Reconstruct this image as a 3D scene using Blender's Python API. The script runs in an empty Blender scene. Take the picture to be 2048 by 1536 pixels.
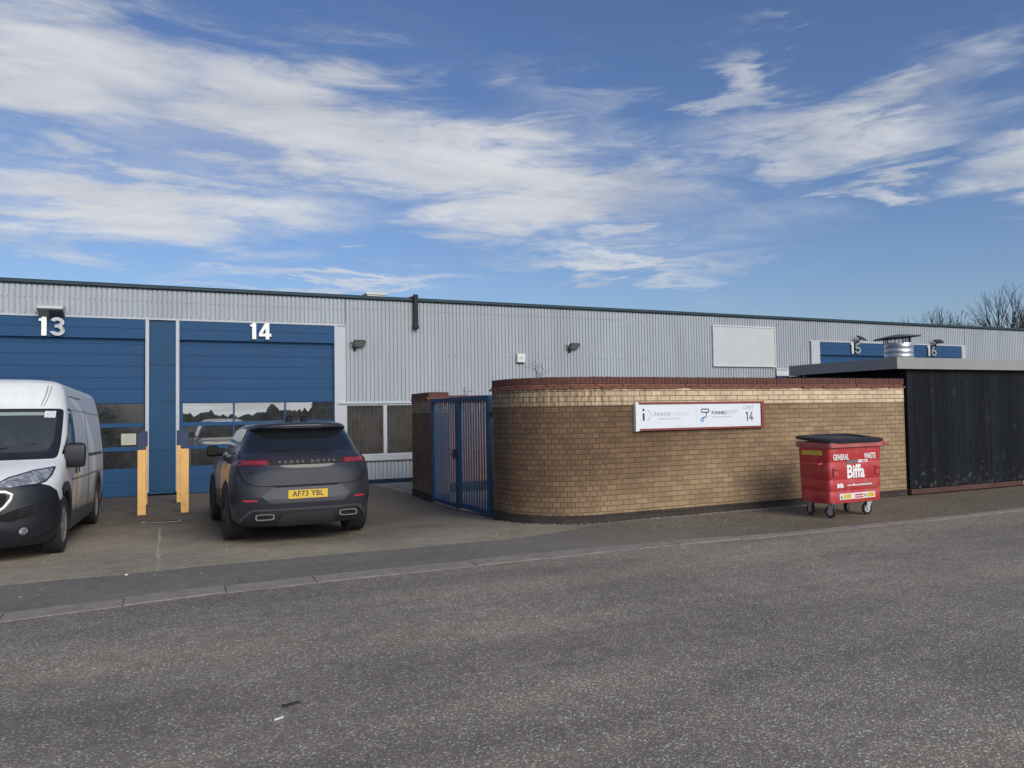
import bpy, bmesh, math, random
import numpy as np
from mathutils import Vector, Matrix
random.seed(7)
PI = math.pi
scene = bpy.context.scene
COL = scene.collection
R_ = math.radians

# ------------------------------------------------------------------ materials
def new_mat(name):
    m = bpy.data.materials.new(name); m.use_nodes = True
    nt = m.node_tree; nt.nodes.clear()
    out = nt.nodes.new('ShaderNodeOutputMaterial')
    b = nt.nodes.new('ShaderNodeBsdfPrincipled')
    nt.links.new(b.outputs[0], out.inputs[0])
    return m, nt, b, out
def N(nt, t, **kw):
    n = nt.nodes.new('ShaderNode' + t)
    for k, v in kw.items():
        if k[0] == 'i' and k[1:].isdigit(): n.inputs[int(k[1:])].default_value = v
        else: setattr(n, k, v)
    return n
def L(nt, a, ao, b, bi): nt.links.new(a.outputs[ao], b.inputs[bi])
def ramp(nt, stops, interp='LINEAR'):
    n = nt.nodes.new('ShaderNodeValToRGB'); cr = n.color_ramp; cr.interpolation = interp
    while len(cr.elements) < len(stops): cr.elements.new(0.5)
    for e, (p, c) in zip(cr.elements, stops):
        e.position = p; e.color = (c[0], c[1], c[2], 1) if hasattr(c, '__len__') else (c, c, c, 1)
    return n
def c4(c): return (c[0], c[1], c[2], 1)
def mixc(nt, fac, a, b, blend='MIX'):
    n = nt.nodes.new('ShaderNodeMix'); n.data_type = 'RGBA'; n.blend_type = blend
    for idx, v in ((0, fac), (6, a), (7, b)):
        if isinstance(v, tuple) and len(v) == 2 and hasattr(v[0], 'outputs'): nt.links.new(v[0].outputs[v[1]], n.inputs[idx])
        elif idx == 0: n.inputs[0].default_value = v
        else: n.inputs[idx].default_value = c4(v)
    return n
def math_(nt, op, a, b=None, clamp=False):
    n = nt.nodes.new('ShaderNodeMath'); n.operation = op; n.use_clamp = clamp
    for i, v in enumerate((a, b)):
        if v is None: continue
        if isinstance(v, tuple): nt.links.new(v[0].outputs[v[1]], n.inputs[i])
        else: n.inputs[i].default_value = v
    return n
def noise(nt, vec, scale, detail=4, rough=.55, dist=0):
    n = N(nt, 'TexNoise'); n.inputs['Scale'].default_value = scale; n.inputs['Detail'].default_value = detail
    n.inputs['Roughness'].default_value = rough; n.inputs['Distortion'].default_value = dist
    if vec: nt.links.new(vec[0].outputs[vec[1]], n.inputs['Vector'])
    return n
def wpos(nt):
    return (N(nt, 'NewGeometry'), 0)
def scalev(nt, vec, s, rot=(0, 0, 0), loc=(0, 0, 0)):
    m = N(nt, 'Mapping'); m.inputs['Scale'].default_value = s; m.inputs['Rotation'].default_value = rot; m.inputs['Location'].default_value = loc
    nt.links.new(vec[0].outputs[vec[1]], m.inputs[0]); return (m, 0)
def bump(nt, b, h, strength=.3, dist=.01):
    n = N(nt, 'Bump'); n.inputs['Strength'].default_value = strength; n.inputs['Distance'].default_value = dist
    nt.links.new(h[0].outputs[h[1]], n.inputs['Height']); nt.links.new(n.outputs[0], b.inputs['Normal']); return n
MC = {}
def paint(name, col, rough=.45, metal=0., var=.12, vscale=3., dirt=0., dirtcol=(.12, .10, .08), coat=0., bumpy=0., spec=.5, streak=False):
    """painted / plain surface with slight tone change and dirt"""
    if name in MC: return MC[name]
    m, nt, b, out = new_mat(name)
    w = wpos(nt)
    v = scalev(nt, w, (1, 1, .12)) if streak else w
    n = noise(nt, v, vscale, 5, .6)
    lo = tuple(c * (1 - var) for c in col); hi = tuple(min(1, c * (1 + var)) for c in col)
    r = ramp(nt, [(.3, lo), (.7, hi)]); L(nt, n, 0, r, 0)
    last = (r, 0)
    if dirt > 0:
        n2 = noise(nt, v, vscale * 2.3, 6, .65)
        r2 = ramp(nt, [(.45, 0), (.8, dirt)]); L(nt, n2, 0, r2, 0)
        mx = mixc(nt, (r2, 0), last, dirtcol); last = (mx, 2)
    nt.links.new(last[0].outputs[last[1]], b.inputs['Base Color'])
    rr = ramp(nt, [(.3, max(0, rough - .06)), (.7, min(1, rough + .08))]); L(nt, n, 0, rr, 0); L(nt, rr, 0, b, 'Roughness')
    b.inputs['Metallic'].default_value = metal
    b.inputs['Specular IOR Level'].default_value = spec
    b.inputs['Coat Weight'].default_value = coat; b.inputs['Coat Roughness'].default_value = .05
    if bumpy > 0:
        n3 = noise(nt, w, 40, 4, .6); bump(nt, b, (n3, 0), bumpy, .004)
    MC[name] = m; return m
def glass(name, tint=(.55, .6, .6), rough=.01, trans=.75, film=.12):
    """thin window glass: tinted see-through plus mirror by fresnel"""
    if name in MC: return MC[name]
    m, nt, b, out = new_mat(name); nt.nodes.remove(b)
    t = N(nt, 'BsdfTransparent'); t.inputs[0].default_value = c4(tuple(c * trans for c in tint))
    g = N(nt, 'BsdfGlossy'); g.inputs['Roughness'].default_value = rough; g.inputs[0].default_value = (.95, .97, 1, 1)
    f = N(nt, 'Fresnel'); f.inputs[0].default_value = 1.52
    mf = math_(nt, 'MULTIPLY_ADD', (f, 0), 2.2, True); mf.inputs[2].default_value = .07
    dd = N(nt, 'BsdfDiffuse'); dd.inputs[0].default_value = (.30, .31, .31, 1); dn_ = noise(nt, wpos(nt), 5, 5, .65); df = ramp(nt, [(.3, film*.6), (.75, film*1.5)]); L(nt, dn_, 0, df, 0)
    x0 = N(nt, 'MixShader'); L(nt, df, 0, x0, 0); L(nt, t, 0, x0, 1); L(nt, dd, 0, x0, 2)          # film of dust, its grey also standing in for reflections
    x = N(nt, 'MixShader'); L(nt, mf, 0, x, 0); L(nt, x0, 0, x, 1); L(nt, g, 0, x, 2); L(nt, x, 0, out, 0)
    MC[name] = m; return m

# ------------------------------------------------------------------ mesh helper
class MB:
    def __init__(s): s.v = []; s.f = []; s.uv = []
    def add(s, vs, fs, uvs=None):
        o = len(s.v); s.v += [tuple(map(float, p)) for p in vs]
        for i, f in enumerate(fs):
            s.f.append(tuple(o + k for k in f)); s.uv.append(uvs[i] if uvs else None)
        return s
    def box(s, x0, x1, y0, y1, z0, z1, M=None):
        vs = [(x0,y0,z0),(x1,y0,z0),(x1,y1,z0),(x0,y1,z0),(x0,y0,z1),(x1,y0,z1),(x1,y1,z1),(x0,y1,z1)]
        if M is not None: vs = [tuple(M @ Vector(p)) for p in vs]
        return s.add(vs, [(3,2,1,0),(4,5,6,7),(0,1,5,4),(1,2,6,5),(2,3,7,6),(3,0,4,7)])
    def cbox(s, c, d, M=None):
        return s.box(c[0]-d[0]/2, c[0]+d[0]/2, c[1]-d[1]/2, c[1]+d[1]/2, c[2]-d[2]/2, c[2]+d[2]/2, M)
    def tube(s, pts, r, n=8, cap=True):
        pts = [Vector(p) for p in pts]; rs = r if hasattr(r, '__len__') else [r]*len(pts)
        o = len(s.v); rings = []
        up = None
        for i, p in enumerate(pts):
            d = (pts[min(i+1, len(pts)-1)] - pts[max(i-1, 0)]).normalized()
            if up is None:
                up = Vector((0,0,1)) if abs(d.z) < .9 else Vector((1,0,0))
            a = d.cross(up)
            if a.length < 1e-4: a = d.orthogonal()
            a.normalize(); bb = a.cross(d).normalized(); up = bb
            rings.append([p + (a*math.cos(2*PI*k/n) + bb*math.sin(2*PI*k/n))*rs[i] for k in range(n)])
        vs = [q for rg in rings for q in rg]; fs = []
        for i in range(len(pts)-1):
            for k in range(n):
                fs.append((i*n+k, i*n+(k+1)%n, (i+1)*n+(k+1)%n, (i+1)*n+k))
        if cap:
            fs.append(tuple(range(n-1, -1, -1))); fs.append(tuple((len(pts)-1)*n+k for k in range(n)))
        return s.add(vs, fs)
    def lathe(s, prof, M=None, n=32, close=False):
        """prof = (radius, height) points spun about local z"""
        vs = []; fs = []; m = len(prof)
        for k in range(n):
            a = 2*PI*k/n
            for r, h in prof: vs.append((r*math.cos(a), r*math.sin(a), h))
        for k in range(n):
            k2 = (k+1) % n
            for i in range(m-1 if not close else m):
                i2 = (i+1) % m
                fs.append((k*m+i, k2*m+i, k2*m+i2, k*m+i2))
        if M is not None: vs = [tuple(M @ Vector(p)) for p in vs]
        return s.add(vs, fs)
    def prism(s, poly, y0, y1, M=None):
        """poly in x,z extruded along y"""
        n = len(poly)
        vs = [(x, y0, z) for x, z in poly] + [(x, y1, z) for x, z in poly]
        if M is not None: vs = [tuple(M @ Vector(p)) for p in vs]
        fs = [tuple(range(n)), tuple(range(2*n-1, n-1, -1))] + [(i, n+i, n+(i+1)%n, (i+1)%n) for i in range(n)]
        return s.add(vs, fs)
    def build(s, name, mat, parent=None, smooth=False, bevel=0, seg=2, sharp=35, loc=None, world=True):
        me = bpy.data.meshes.new(name)
        vs = s.v
        o = bpy.data.objects.new(name, me)
        if parent is not None:
            if world:
                Mi = parent.matrix_basis.inverted() if parent.parent is None else (parent.parent.matrix_basis @ parent.matrix_basis).inverted()
                vs = [tuple(Mi @ Vector(p)) for p in vs]
            o.parent = parent
        else:
            a = np.array(vs); c = loc if loc is not None else ((a[:,0].min()+a[:,0].max())/2, (a[:,1].min()+a[:,1].max())/2, a[:,2].min())
            vs = [(p[0]-c[0], p[1]-c[1], p[2]-c[2]) for p in vs]; o.location = c
        me.from_pydata(vs, [], s.f)
        if any(u is not None for u in s.uv):
            ul = me.uv_layers.new(name='UVMap'); i = 0
            for f, u in zip(s.f, s.uv):
                for k in range(len(f)):
                    ul.data[i].uv = u[k] if u else (0, 0); i += 1
        bm = bmesh.new(); bm.from_mesh(me)
        bmesh.ops.recalc_face_normals(bm, faces=bm.faces); bm.to_mesh(me); bm.free()
        me.materials.append(mat)
        if smooth:
            for p in me.polygons: p.use_smooth = True
            me.set_sharp_from_angle(angle=R_(sharp))
        if bevel:
            md = o.modifiers.new('bevel', 'BEVEL'); md.width = bevel; md.segments = seg; md.limit_method = 'ANGLE'; md.angle_limit = R_(40); md.harden_normals = False
        COL.objects.link(o)
        return o
def tag(o, label, cat, group=None):
    o['label'] = label; o['category'] = cat
    if group: o['group'] = group
    return o
def struct(o, kind='structure'): o['kind'] = kind; return o
def thing(name, label, cat, loc, group=None, rot=(0, 0, 0), scale=1):
    o = bpy.data.objects.new(name, None); o.empty_display_size = .2; COL.objects.link(o)
    o.location = loc; o.rotation_euler = rot; o.scale = (scale,)*3
    o.matrix_basis = Matrix.LocRotScale(Vector(loc), __import__('mathutils').Euler(rot), Vector((scale,)*3))
    return tag(o, label, cat, group)
def copy_tree(o, parent=None):
    c = o.copy(); COL.objects.link(c); c.parent = parent
    for ch in list(o.children): copy_tree(ch, c)
    return c
def text(body, size, mat, parent, M, bold=0., extrude=.002, name='lettering', sx=1., align='CENTER', space=1., shear=0):
    cu = bpy.data.curves.new('t', 'FONT'); cu.body = body; cu.size = size; cu.offset = bold; cu.extrude = extrude
    cu.align_x = align; cu.align_y = 'CENTER'; cu.space_character = space; cu.resolution_u = 4; cu.shear = shear
    t = bpy.data.objects.new('t', cu); COL.objects.link(t)
    dg = bpy.context.evaluated_depsgraph_get(); me = bpy.data.meshes.new_from_object(t.evaluated_get(dg))
    bpy.data.objects.remove(t); bpy.data.curves.remove(cu)
    S = Matrix.Diagonal((sx, 1, 1, 1))
    MM = M @ S
    if parent is not None:
        Mi = parent.matrix_basis.inverted() if parent.parent is None else (parent.parent.matrix_basis @ parent.matrix_basis).inverted()
        MM = Mi @ MM
    me.transform(MM); me.materials.clear(); me.materials.append(mat); me.name = name
    o = bpy.data.objects.new(name, me); o.parent = parent; COL.objects.link(o); return o
def facing(x, y, z, yaw=0):
    """text plane that stands upright, read from -Y"""
    return Matrix.Translation((x, y, z)) @ Matrix.Rotation(yaw, 4, 'Z') @ Matrix.Rotation(PI/2, 4, 'X')
def zg(y):
    return 0. if y < 10.6 else (-.13 if y > 14 else -.13*(y-10.6)/3.4)

# ------------------------------------------------------------------ camera, sky, sun
H = 1.75
RW = np.array([[0.9100653, 0.00116486, 0.41446327], [-0.4141741, 0.04000952, 0.90931791], [-0.01552325, -0.99919862, 0.03689373]])
cam = bpy.data.cameras.new('camera'); co = bpy.data.objects.new('camera', cam); COL.objects.link(co)
cam.sensor_width = 36; cam.lens = 1510.2/2048*36; cam.clip_end = 3000; cam.clip_start = .05
Mc = Matrix.Identity(4)
for i in range(3):
    Mc[i][0] = RW[i, 0]; Mc[i][1] = -RW[i, 1]; Mc[i][2] = -RW[i, 2]
Mc[2][3] = H
co.matrix_world = Mc; scene.camera = co
def pix_dir(x, y):
    d = RW @ np.array([x-1024., y-768., 1510.2]); return d/np.linalg.norm(d)

SUN_EL, SUN_OFF = R_(32), R_(12)        # behind the camera, a little to the right
sd = Vector((math.sin(SUN_OFF)*math.cos(SUN_EL), -math.cos(SUN_OFF)*math.cos(SUN_EL), math.sin(SUN_EL)))
sl = bpy.data.lights.new('sun', 'SUN'); so = bpy.data.objects.new('sun', sl); COL.objects.link(so)
sl.energy = 2.2; sl.angle = R_(32); sl.color = (1, .93, .79)
so.rotation_euler = sd.to_track_quat('Z', 'Y').to_euler()
so.location = (0, -30, 20)
vs = scene.view_settings; vs.view_transform = 'Standard'; vs.look = 'None'; vs.gamma = 1; vs.exposure = .12

def make_world():
    w = bpy.data.worlds.new('World'); scene.world = w; w.use_nodes = True
    nt = w.node_tree; nt.nodes.clear()
    out = N(nt, 'OutputWorld'); bg = N(nt, 'Background'); bg.inputs[1].default_value = .1
    sky = N(nt, 'TexSky', sky_type='NISHITA', sun_disc=False, sun_elevation=SUN_EL, sun_rotation=PI-SUN_OFF)
    sky.air_density = 1.2; sky.dust_density = .6; sky.ozone_density = 1.6; sky.altitude = 0
    tc = N(nt, 'TexCoord'); sep = N(nt, 'SeparateXYZ'); L(nt, tc, 0, sep, 0)
    az = math_(nt, 'ARCTAN2', (sep, 0), (sep, 1)); el = math_(nt, 'ARCSINE', (sep, 2))
    ae = N(nt, 'CombineXYZ'); L(nt, az, 0, ae, 0); L(nt, el, 0, ae, 1)
    zz = math_(nt, 'ADD', (sep, 2), .12); zz = math_(nt, 'MAXIMUM', (zz, 0), .05)
    px = math_(nt, 'DIVIDE', (sep, 0), (zz, 0)); py = math_(nt, 'DIVIDE', (sep, 1), (zz, 0))
    pl = N(nt, 'CombineXYZ'); L(nt, px, 0, pl, 0); L(nt, py, 0, pl, 1)
    # wisps: warp, then a stretched and a finer noise
    wn = noise(nt, (pl, 0), .9, 3, .5)
    wv = N(nt, 'VectorMath', operation='MULTIPLY_ADD'); L(nt, wn, 1, wv, 0); wv.inputs[1].default_value = (.55, .55, 0); L(nt, pl, 0, wv, 2)
    s1 = noise(nt, scalev(nt, (wv, 0), (.75, 1.3, 1), (0, 0, R_(24))), 1.7, 13, .58, .5)
    s2 = noise(nt, scalev(nt, (wv, 0), (.9, 2.9, 1), (0, 0, R_(-30))), 2.4, 12, .64, .9)
    tex = math_(nt, 'MULTIPLY_ADD', (s2, 0), .45); L(nt, s1, 0, tex, 2)     # about .25..1.25
    # strands: the outline of every band is pulled out along a slanting direction
    th = R_(52); fib = noise(nt, scalev(nt, (ae, 0), (3.2, 17, 1), (0, 0, -th)), 1.6, 8, .62, .4)
    fib2 = noise(nt, scalev(nt, (ae, 0), (4.0, 26, 1), (0, 0, R_(8))), 1.3, 8, .62, .4)
    f1 = math_(nt, 'MULTIPLY_ADD', (fib, 0), .28); f1.inputs[2].default_value = -.14
    f2 = math_(nt, 'MULTIPLY_ADD', (fib2, 0), .22); f2.inputs[2].default_value = -.11
    dx = math_(nt, 'MULTIPLY_ADD', (f1, 0), math.cos(th)); L(nt, f2, 0, dx, 2); dy = math_(nt, 'MULTIPLY', (f1, 0), math.sin(th))
    dv = N(nt, 'CombineXYZ'); L(nt, dx, 0, dv, 0); L(nt, dy, 0, dv, 1)
    lw = noise(nt, (ae, 0), 5.5, 4, .55); lv = N(nt, 'VectorMath', operation='MULTIPLY_ADD'); L(nt, lw, 1, lv, 0); lv.inputs[1].default_value = (.16, .06, 0); lv.inputs[2].default_value = (-.08, -.03, 0)
    a1_ = N(nt, 'VectorMath', operation='ADD'); L(nt, ae, 0, a1_, 0); L(nt, dv, 0, a1_, 1)
    a2_ = N(nt, 'VectorMath', operation='ADD'); L(nt, a1_, 0, a2_, 0); L(nt, lv, 0, a2_, 1); ae0 = ae; ae = a2_
    def azel(x, y):
        d = pix_dir(x, y); return math.atan2(d[0], d[1]), math.asin(d[2])
    total = None
    for (x0, y0, x1, y1, wd, amp) in CLOUDS:
        a0, e0 = azel(x0, y0); a1, e1 = azel(x1, y1)
        ln = math.hypot(a1-a0, e1-e0)
        m = N(nt, 'Mapping', vector_type='TEXTURE')
        m.inputs['Location'].default_value = ((a0+a1)/2, (e0+e1)/2, 0)
        m.inputs['Rotation'].default_value = (0, 0, math.atan2(e1-e0, a1-a0))
        m.inputs['Scale'].default_value = (ln*.62, wd/1510., 1)
        L(nt, ae, 0, m, 0)
        lg = N(nt, 'VectorMath', operation='LENGTH'); L(nt, m, 0, lg, 0)
        mr = N(nt, 'MapRange', interpolation_type='SMOOTHSTEP'); L(nt, lg, 1, mr, 0)
        mr.inputs[1].default_value = 0.0; mr.inputs[2].default_value = 1.5; mr.inputs[3].default_value = amp; mr.inputs[4].default_value = 0
        total = (mr, 0) if total is None else (math_(nt, 'MAXIMUM', total, (mr, 0)), 0)
    for a0, e0, wa, we, amp in ((PI, .10, 1.5, .22, .95), (-PI, .10, 1.5, .22, .95), (PI, .55, .8, .3, .6), (-PI, .55, .8, .3, .6)):   # unseen cloud added towards the sun to whiten reflections in the glass
        m = N(nt, 'Mapping', vector_type='TEXTURE'); m.inputs['Location'].default_value = (a0, e0, 0); m.inputs['Scale'].default_value = (wa, we, 1)
        L(nt, ae, 0, m, 0); lg = N(nt, 'VectorMath', operation='LENGTH'); L(nt, m, 0, lg, 0)
        mr = N(nt, 'MapRange', interpolation_type='SMOOTHSTEP'); L(nt, lg, 1, mr, 0)
        mr.inputs[1].default_value = .3; mr.inputs[2].default_value = 1.2; mr.inputs[3].default_value = amp; mr.inputs[4].default_value = 0
        total = (math_(nt, 'MAXIMUM', total, (mr, 0)), 0)
    dn = math_(nt, 'MULTIPLY_ADD', total, 1.25); L(nt, tex, 0, dn, 2)
    cov = N(nt, 'MapRange', interpolation_type='SMOOTHSTEP'); L(nt, dn, 0, cov, 0)
    cov.inputs[1].default_value = .74; cov.inputs[2].default_value = 2.2; cov.inputs[3].default_value = 0; cov.inputs[4].default_value = .94
    # colours
    cc = N(nt, 'MapRange'); L(nt, tex, 0, cc, 0); cc.inputs[1].default_value = .5; cc.inputs[2].default_value = 1.0; cc.inputs[3].default_value = 4.9; cc.inputs[4].default_value = 7.1
    wh = N(nt, 'VectorMath', operation='SCALE'); wh.inputs[0].default_value = (1., 1.02, 1.06); L(nt, cc, 0, wh, 3)
    sb_ = N(nt, 'MapRange', interpolation_type='SMOOTHSTEP'); L(nt, sep, 1, sb_, 0); sb_.inputs[1].default_value = -.1; sb_.inputs[2].default_value = -.95; sb_.inputs[3].default_value = 1; sb_.inputs[4].default_value = 4.2
    wh2 = N(nt, 'VectorMath', operation='SCALE'); L(nt, wh, 0, wh2, 0); L(nt, sb_, 0, wh2, 3); wh = wh2      # sunward cloud boosted to brighten the glass reflections
    skc = mixc(nt, 1.0, (sky, 0), SKYTINT, 'MULTIPLY')
    mx = mixc(nt, (cov, 0), (skc, 2), (wh, 0)); L(nt, mx, 2, bg, 0); L(nt, bg, 0, out, 0)
SKYTINT = (.62, .72, .97)
# cloud bands as seen from the camera: start, end, half width (all in photo pixels), weight
CLOUDS = [(-200, 40, 420, 200, 150, 1.05), (200, 130, 1000, 320, 130, 1.1), (560, 240, 1420, 410, 120, 1.1), (-260, 350, 640, 425, 85, 1.1), (-100, 190, 800, 330, 160, .5),
          (1400, 110, 1560, 190, 75, .72), (1440, 280, 2010, 210, 65, .88), (1650, 350, 1880, 372, 32, .8), (1960, 320, 2350, 380, 85, 1.05), (1750, 190, 2100, 150, 70, .5),
          (1010, 505, 1480, 530, 30, .78), (380, 572, 940, 564, 22, .75), (0, 505, 300, 490, 32, .62), (1000, 180, 1340, 290, 50, .42),
          (-900, 300, -300, 250, 260, .8), (2500, 200, 3200, 300, 260, .8)]
make_world()
# ------------------------------------------------------------------ ground materials
def asphalt(name, base, stone_lo, stone_hi, scale, frac, patch=.15, tint2=None, fleck=.0, rough=.85, bmp=.35):
    m, nt, b, out = new_mat(name); w = wpos(nt)
    # wobble the cells so the chippings are not round dots
    nw = noise(nt, w, scale*1.3, 2, .5)
    wv = N(nt, 'VectorMath', operation='MULTIPLY_ADD'); L(nt, nw, 1, wv, 0); wv.inputs[1].default_value = (.9/scale,)*3; L(nt, w[0], w[1], wv, 2)
    v = N(nt, 'TexVoronoi'); v.inputs['Scale'].default_value = scale; v.inputs['Randomness'].default_value = 1; L(nt, wv, 0, v, 'Vector')
    sepc = N(nt, 'SeparateColor'); L(nt, v, 'Color', sepc, 0)
    stone = ramp(nt, [(0, stone_lo), (.55, tuple((a+b_)/2*.8 for a, b_ in zip(stone_lo, stone_hi))), (.93, stone_hi), (1., tuple(min(.7, c*1.9) for c in stone_hi))]); L(nt, sepc, 0, stone, 0)
    # which cells show a stone, and how much of the cell it fills
    gap = ramp(nt, [(.25, 1), (.62, 0)]); L(nt, v, 'Distance', gap, 0)
    pick = math_(nt, 'LESS_THAN', (sepc, 1), frac)
    mk = math_(nt, 'MULTIPLY', (gap, 0), (pick, 0))
    c1 = mixc(nt, (mk, 0), base, (stone, 0))
    fine = noise(nt, w, scale*2.2, 2, .7); fr = ramp(nt, [(.3, .72), (.7, 1.28)]); L(nt, fine, 0, fr, 0)
    c2 = mixc(nt, 1, (c1, 2), (fr, 0), 'MULTIPLY')
    big = noise(nt, w, .55, 5, .6); br = ramp(nt, [(.3, 1-patch), (.7, 1+patch)]); L(nt, big, 0, br, 0)
    c3 = mixc(nt, 1, (c2, 2), (br, 0), 'MULTIPLY')
    mid = noise(nt, w, 5, 4, .6); md = ramp(nt, [(.3, 1-patch*.8), (.7, 1+patch*.8)]); L(nt, mid, 0, md, 0)
    c4_ = mixc(nt, 1, (c3, 2), (md, 0), 'MULTIPLY')
    last = (c4_, 2)
    if name == 'road_asphalt':           # wheel tracks along the road, patches and dark spots of binder
        bn = noise(nt, scalev(nt, w, (.12, 1.1, 1), (0, 0, R_(3))), 1.0, 4, .55); brp = ramp(nt, [(.32, (.80, .79, .79)), (.5, (1, 1, 1)), (.68, (1.16, 1.15, 1.12))]); L(nt, bn, 0, brp, 0)
        t1 = mixc(nt, 1, last, (brp, 0), 'MULTIPLY')
        sn = noise(nt, w, 2.6, 7, .72); srp = ramp(nt, [(.60, (1, 1, 1)), (.74, (.66, .64, .63))]); L(nt, sn, 0, srp, 0)
        t2 = mixc(nt, 1, (t1, 2), (srp, 0), 'MULTIPLY'); last = (t2, 2)
    L(nt, last[0], last[1], b, 'Base Color')
    b.inputs['Roughness'].default_value = rough; b.inputs['Specular IOR Level'].default_value = .35
    hh = math_(nt, 'MULTIPLY_ADD', (mk, 0), .8); L(nt, fine, 0, hh, 2)
    bump(nt, b, (hh, 0), bmp, .006)
    return m, nt, b, last
ROAD, *_ = asphalt('road_asphalt', (.190, .166, .130), (.27, .236, .188), (.55, .485, .39), 60, .92, .16, bmp=.55)
PAVE, *_ = asphalt('pavement_tarmac', (.165, .150, .124), (.15, .136, .114), (.33, .30, .25), 95, .45, .16, bmp=.25)
DIRTYP, *_ = asphalt('gritty_tarmac', (.15, .14, .125), (.14, .13, .12), (.26, .24, .21), 75, .5, .3, bmp=.35)
ntp = PAVE.node_tree; bp = next(n for n in ntp.nodes if n.type == 'BSDF_PRINCIPLED'); lk = bp.inputs['Base Color'].links[0]; srcp = (lk.from_node, lk.from_socket.name)
wp_ = wpos(ntp); sp_ = N(ntp, 'SeparateXYZ'); L(ntp, wp_[0], wp_[1], sp_, 0); np_ = noise(ntp, wp_, 1.4, 6, .65); np2 = noise(ntp, wp_, 16, 5, .7)
xx = math_(ntp, 'MULTIPLY_ADD', (np_, 0), 5.0); L(ntp, sp_, 0, xx, 2)
fx = N(ntp, 'MapRange', interpolation_type='SMOOTHSTEP'); L(ntp, xx, 0, fx, 0); fx.inputs[1].default_value = 7.2; fx.inputs[2].default_value = 11.2
rg = ramp(ntp, [(.3, (.55, .52, .46)), (.55, (.95, .86, .72)), (.75, (1.7, 1.6, 1.4))]); L(ntp, np2, 0, rg, 0)
g1 = mixc(ntp, (fx, 0), (1, 1, 1), (rg, 0)); g2 = mixc(ntp, 1, (lk.from_node, lk.from_socket.identifier) if False else (lk.from_node, 2), (g1, 2), 'MULTIPLY'); L(ntp, g2, 2, bp, 'Base Color')
KERB = paint('kerb_concrete', (.26, .225, .19), .9, 0, .2, 5, .8, (.16, .14, .115), bumpy=.3)
EARTH = paint('far_ground', (.10, .10, .07), .95, 0, .3, .3)

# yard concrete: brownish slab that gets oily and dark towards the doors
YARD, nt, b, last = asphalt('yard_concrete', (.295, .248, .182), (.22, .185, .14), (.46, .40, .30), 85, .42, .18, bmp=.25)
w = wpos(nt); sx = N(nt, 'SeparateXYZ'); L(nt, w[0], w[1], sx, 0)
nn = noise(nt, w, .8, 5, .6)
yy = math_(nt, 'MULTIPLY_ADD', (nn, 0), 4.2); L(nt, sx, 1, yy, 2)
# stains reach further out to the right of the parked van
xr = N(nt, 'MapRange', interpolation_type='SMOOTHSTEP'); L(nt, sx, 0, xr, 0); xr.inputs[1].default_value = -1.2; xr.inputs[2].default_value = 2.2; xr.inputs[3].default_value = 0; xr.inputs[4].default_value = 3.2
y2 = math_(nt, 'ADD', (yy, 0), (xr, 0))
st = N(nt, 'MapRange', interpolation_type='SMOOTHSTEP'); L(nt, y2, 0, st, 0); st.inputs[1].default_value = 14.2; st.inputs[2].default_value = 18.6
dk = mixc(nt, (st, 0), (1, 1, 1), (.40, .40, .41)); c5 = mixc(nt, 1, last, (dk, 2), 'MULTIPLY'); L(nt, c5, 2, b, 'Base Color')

def strip(name, xs, yf, yb, off, mat, ny=2, zf=zg):
    """sheet between two lines y = yf(x) and y = yb(x)"""
    vs, fs = [], []
    for x in xs:
        a, bb = yf(x), yb(x)
        for j in range(ny+1):
            y = a + (bb-a)*j/ny; vs.append((x, y, zf(y)+off))
    for i in range(len(xs)-1):
        for j in range(ny):
            p = i*(ny+1)+j; fs.append((p, p+ny+1, p+ny+2, p+1))
    o = MB().add(vs, fs).build(name, mat, loc=(0, 0, 0)); struct(o); return o
KX = [-90, -12, -5, -1.3, .85, 2.2, 3.8, 5.5, 7.5, 10, 12.9, 18, 90]
KY = [7.2, 7.45, 7.72, 7.9, 8.13, 8.12, 8.1, 8.12, 7.98, 7.92, 7.93, 7.95, 8.0]
KW = [.33]*7+[.3, .2, .17, .16, .16, .16]
kf = lambda x: float(np.interp(x, KX, KY)); kb = lambda x: kf(x)+float(np.interp(x, KX, KW))
XS = [-90, -60, -40, -25] + list(np.arange(-15, 25, .5)) + [30, 45, 70, 90]
gxs = [-700, -90, 90, 700]
vs_, fs_ = [], []
gy = [-700, 0, 10.6, 14, 700]; gz = [-.03, -.03, -.03, -.16, -.16]
for x in gxs:
    for y, z in zip(gy, gz): vs_.append((x, y, z))
for i in range(3):
    for j in range(4): p = i*5+j; fs_.append((p, p+5, p+6, p+1))
struct(MB().add(vs_, fs_).build('ground', EARTH, loc=(0, 0, 0)))
strip('road', XS, lambda x: -7.5, lambda x: kf(x)+.02, -.008, ROAD, 3)
strip('pavement', XS, lambda x: kb(x)-.02, lambda x: 9.63+.03*math.sin(x*1.3)+.02*math.sin(x*4.1) if x <= 4.5 else float(np.interp(x, [4.5, 5.3, 6.0, 6.6, 7, 90], [9.62, 9.78, 10.12, 10.35, 10.6, 10.6])), -.004, PAVE, 4)
YX = [-60, -30, -15] + list(np.arange(-8, 4.51, .25))+[4.6]
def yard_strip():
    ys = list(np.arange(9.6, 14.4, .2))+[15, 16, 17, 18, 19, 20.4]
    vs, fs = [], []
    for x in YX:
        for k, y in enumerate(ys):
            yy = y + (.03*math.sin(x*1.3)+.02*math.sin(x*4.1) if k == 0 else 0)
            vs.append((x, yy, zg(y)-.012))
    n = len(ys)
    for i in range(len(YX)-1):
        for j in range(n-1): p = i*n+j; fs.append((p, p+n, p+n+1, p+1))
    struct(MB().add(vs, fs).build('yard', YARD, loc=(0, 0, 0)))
yard_strip()
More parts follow.
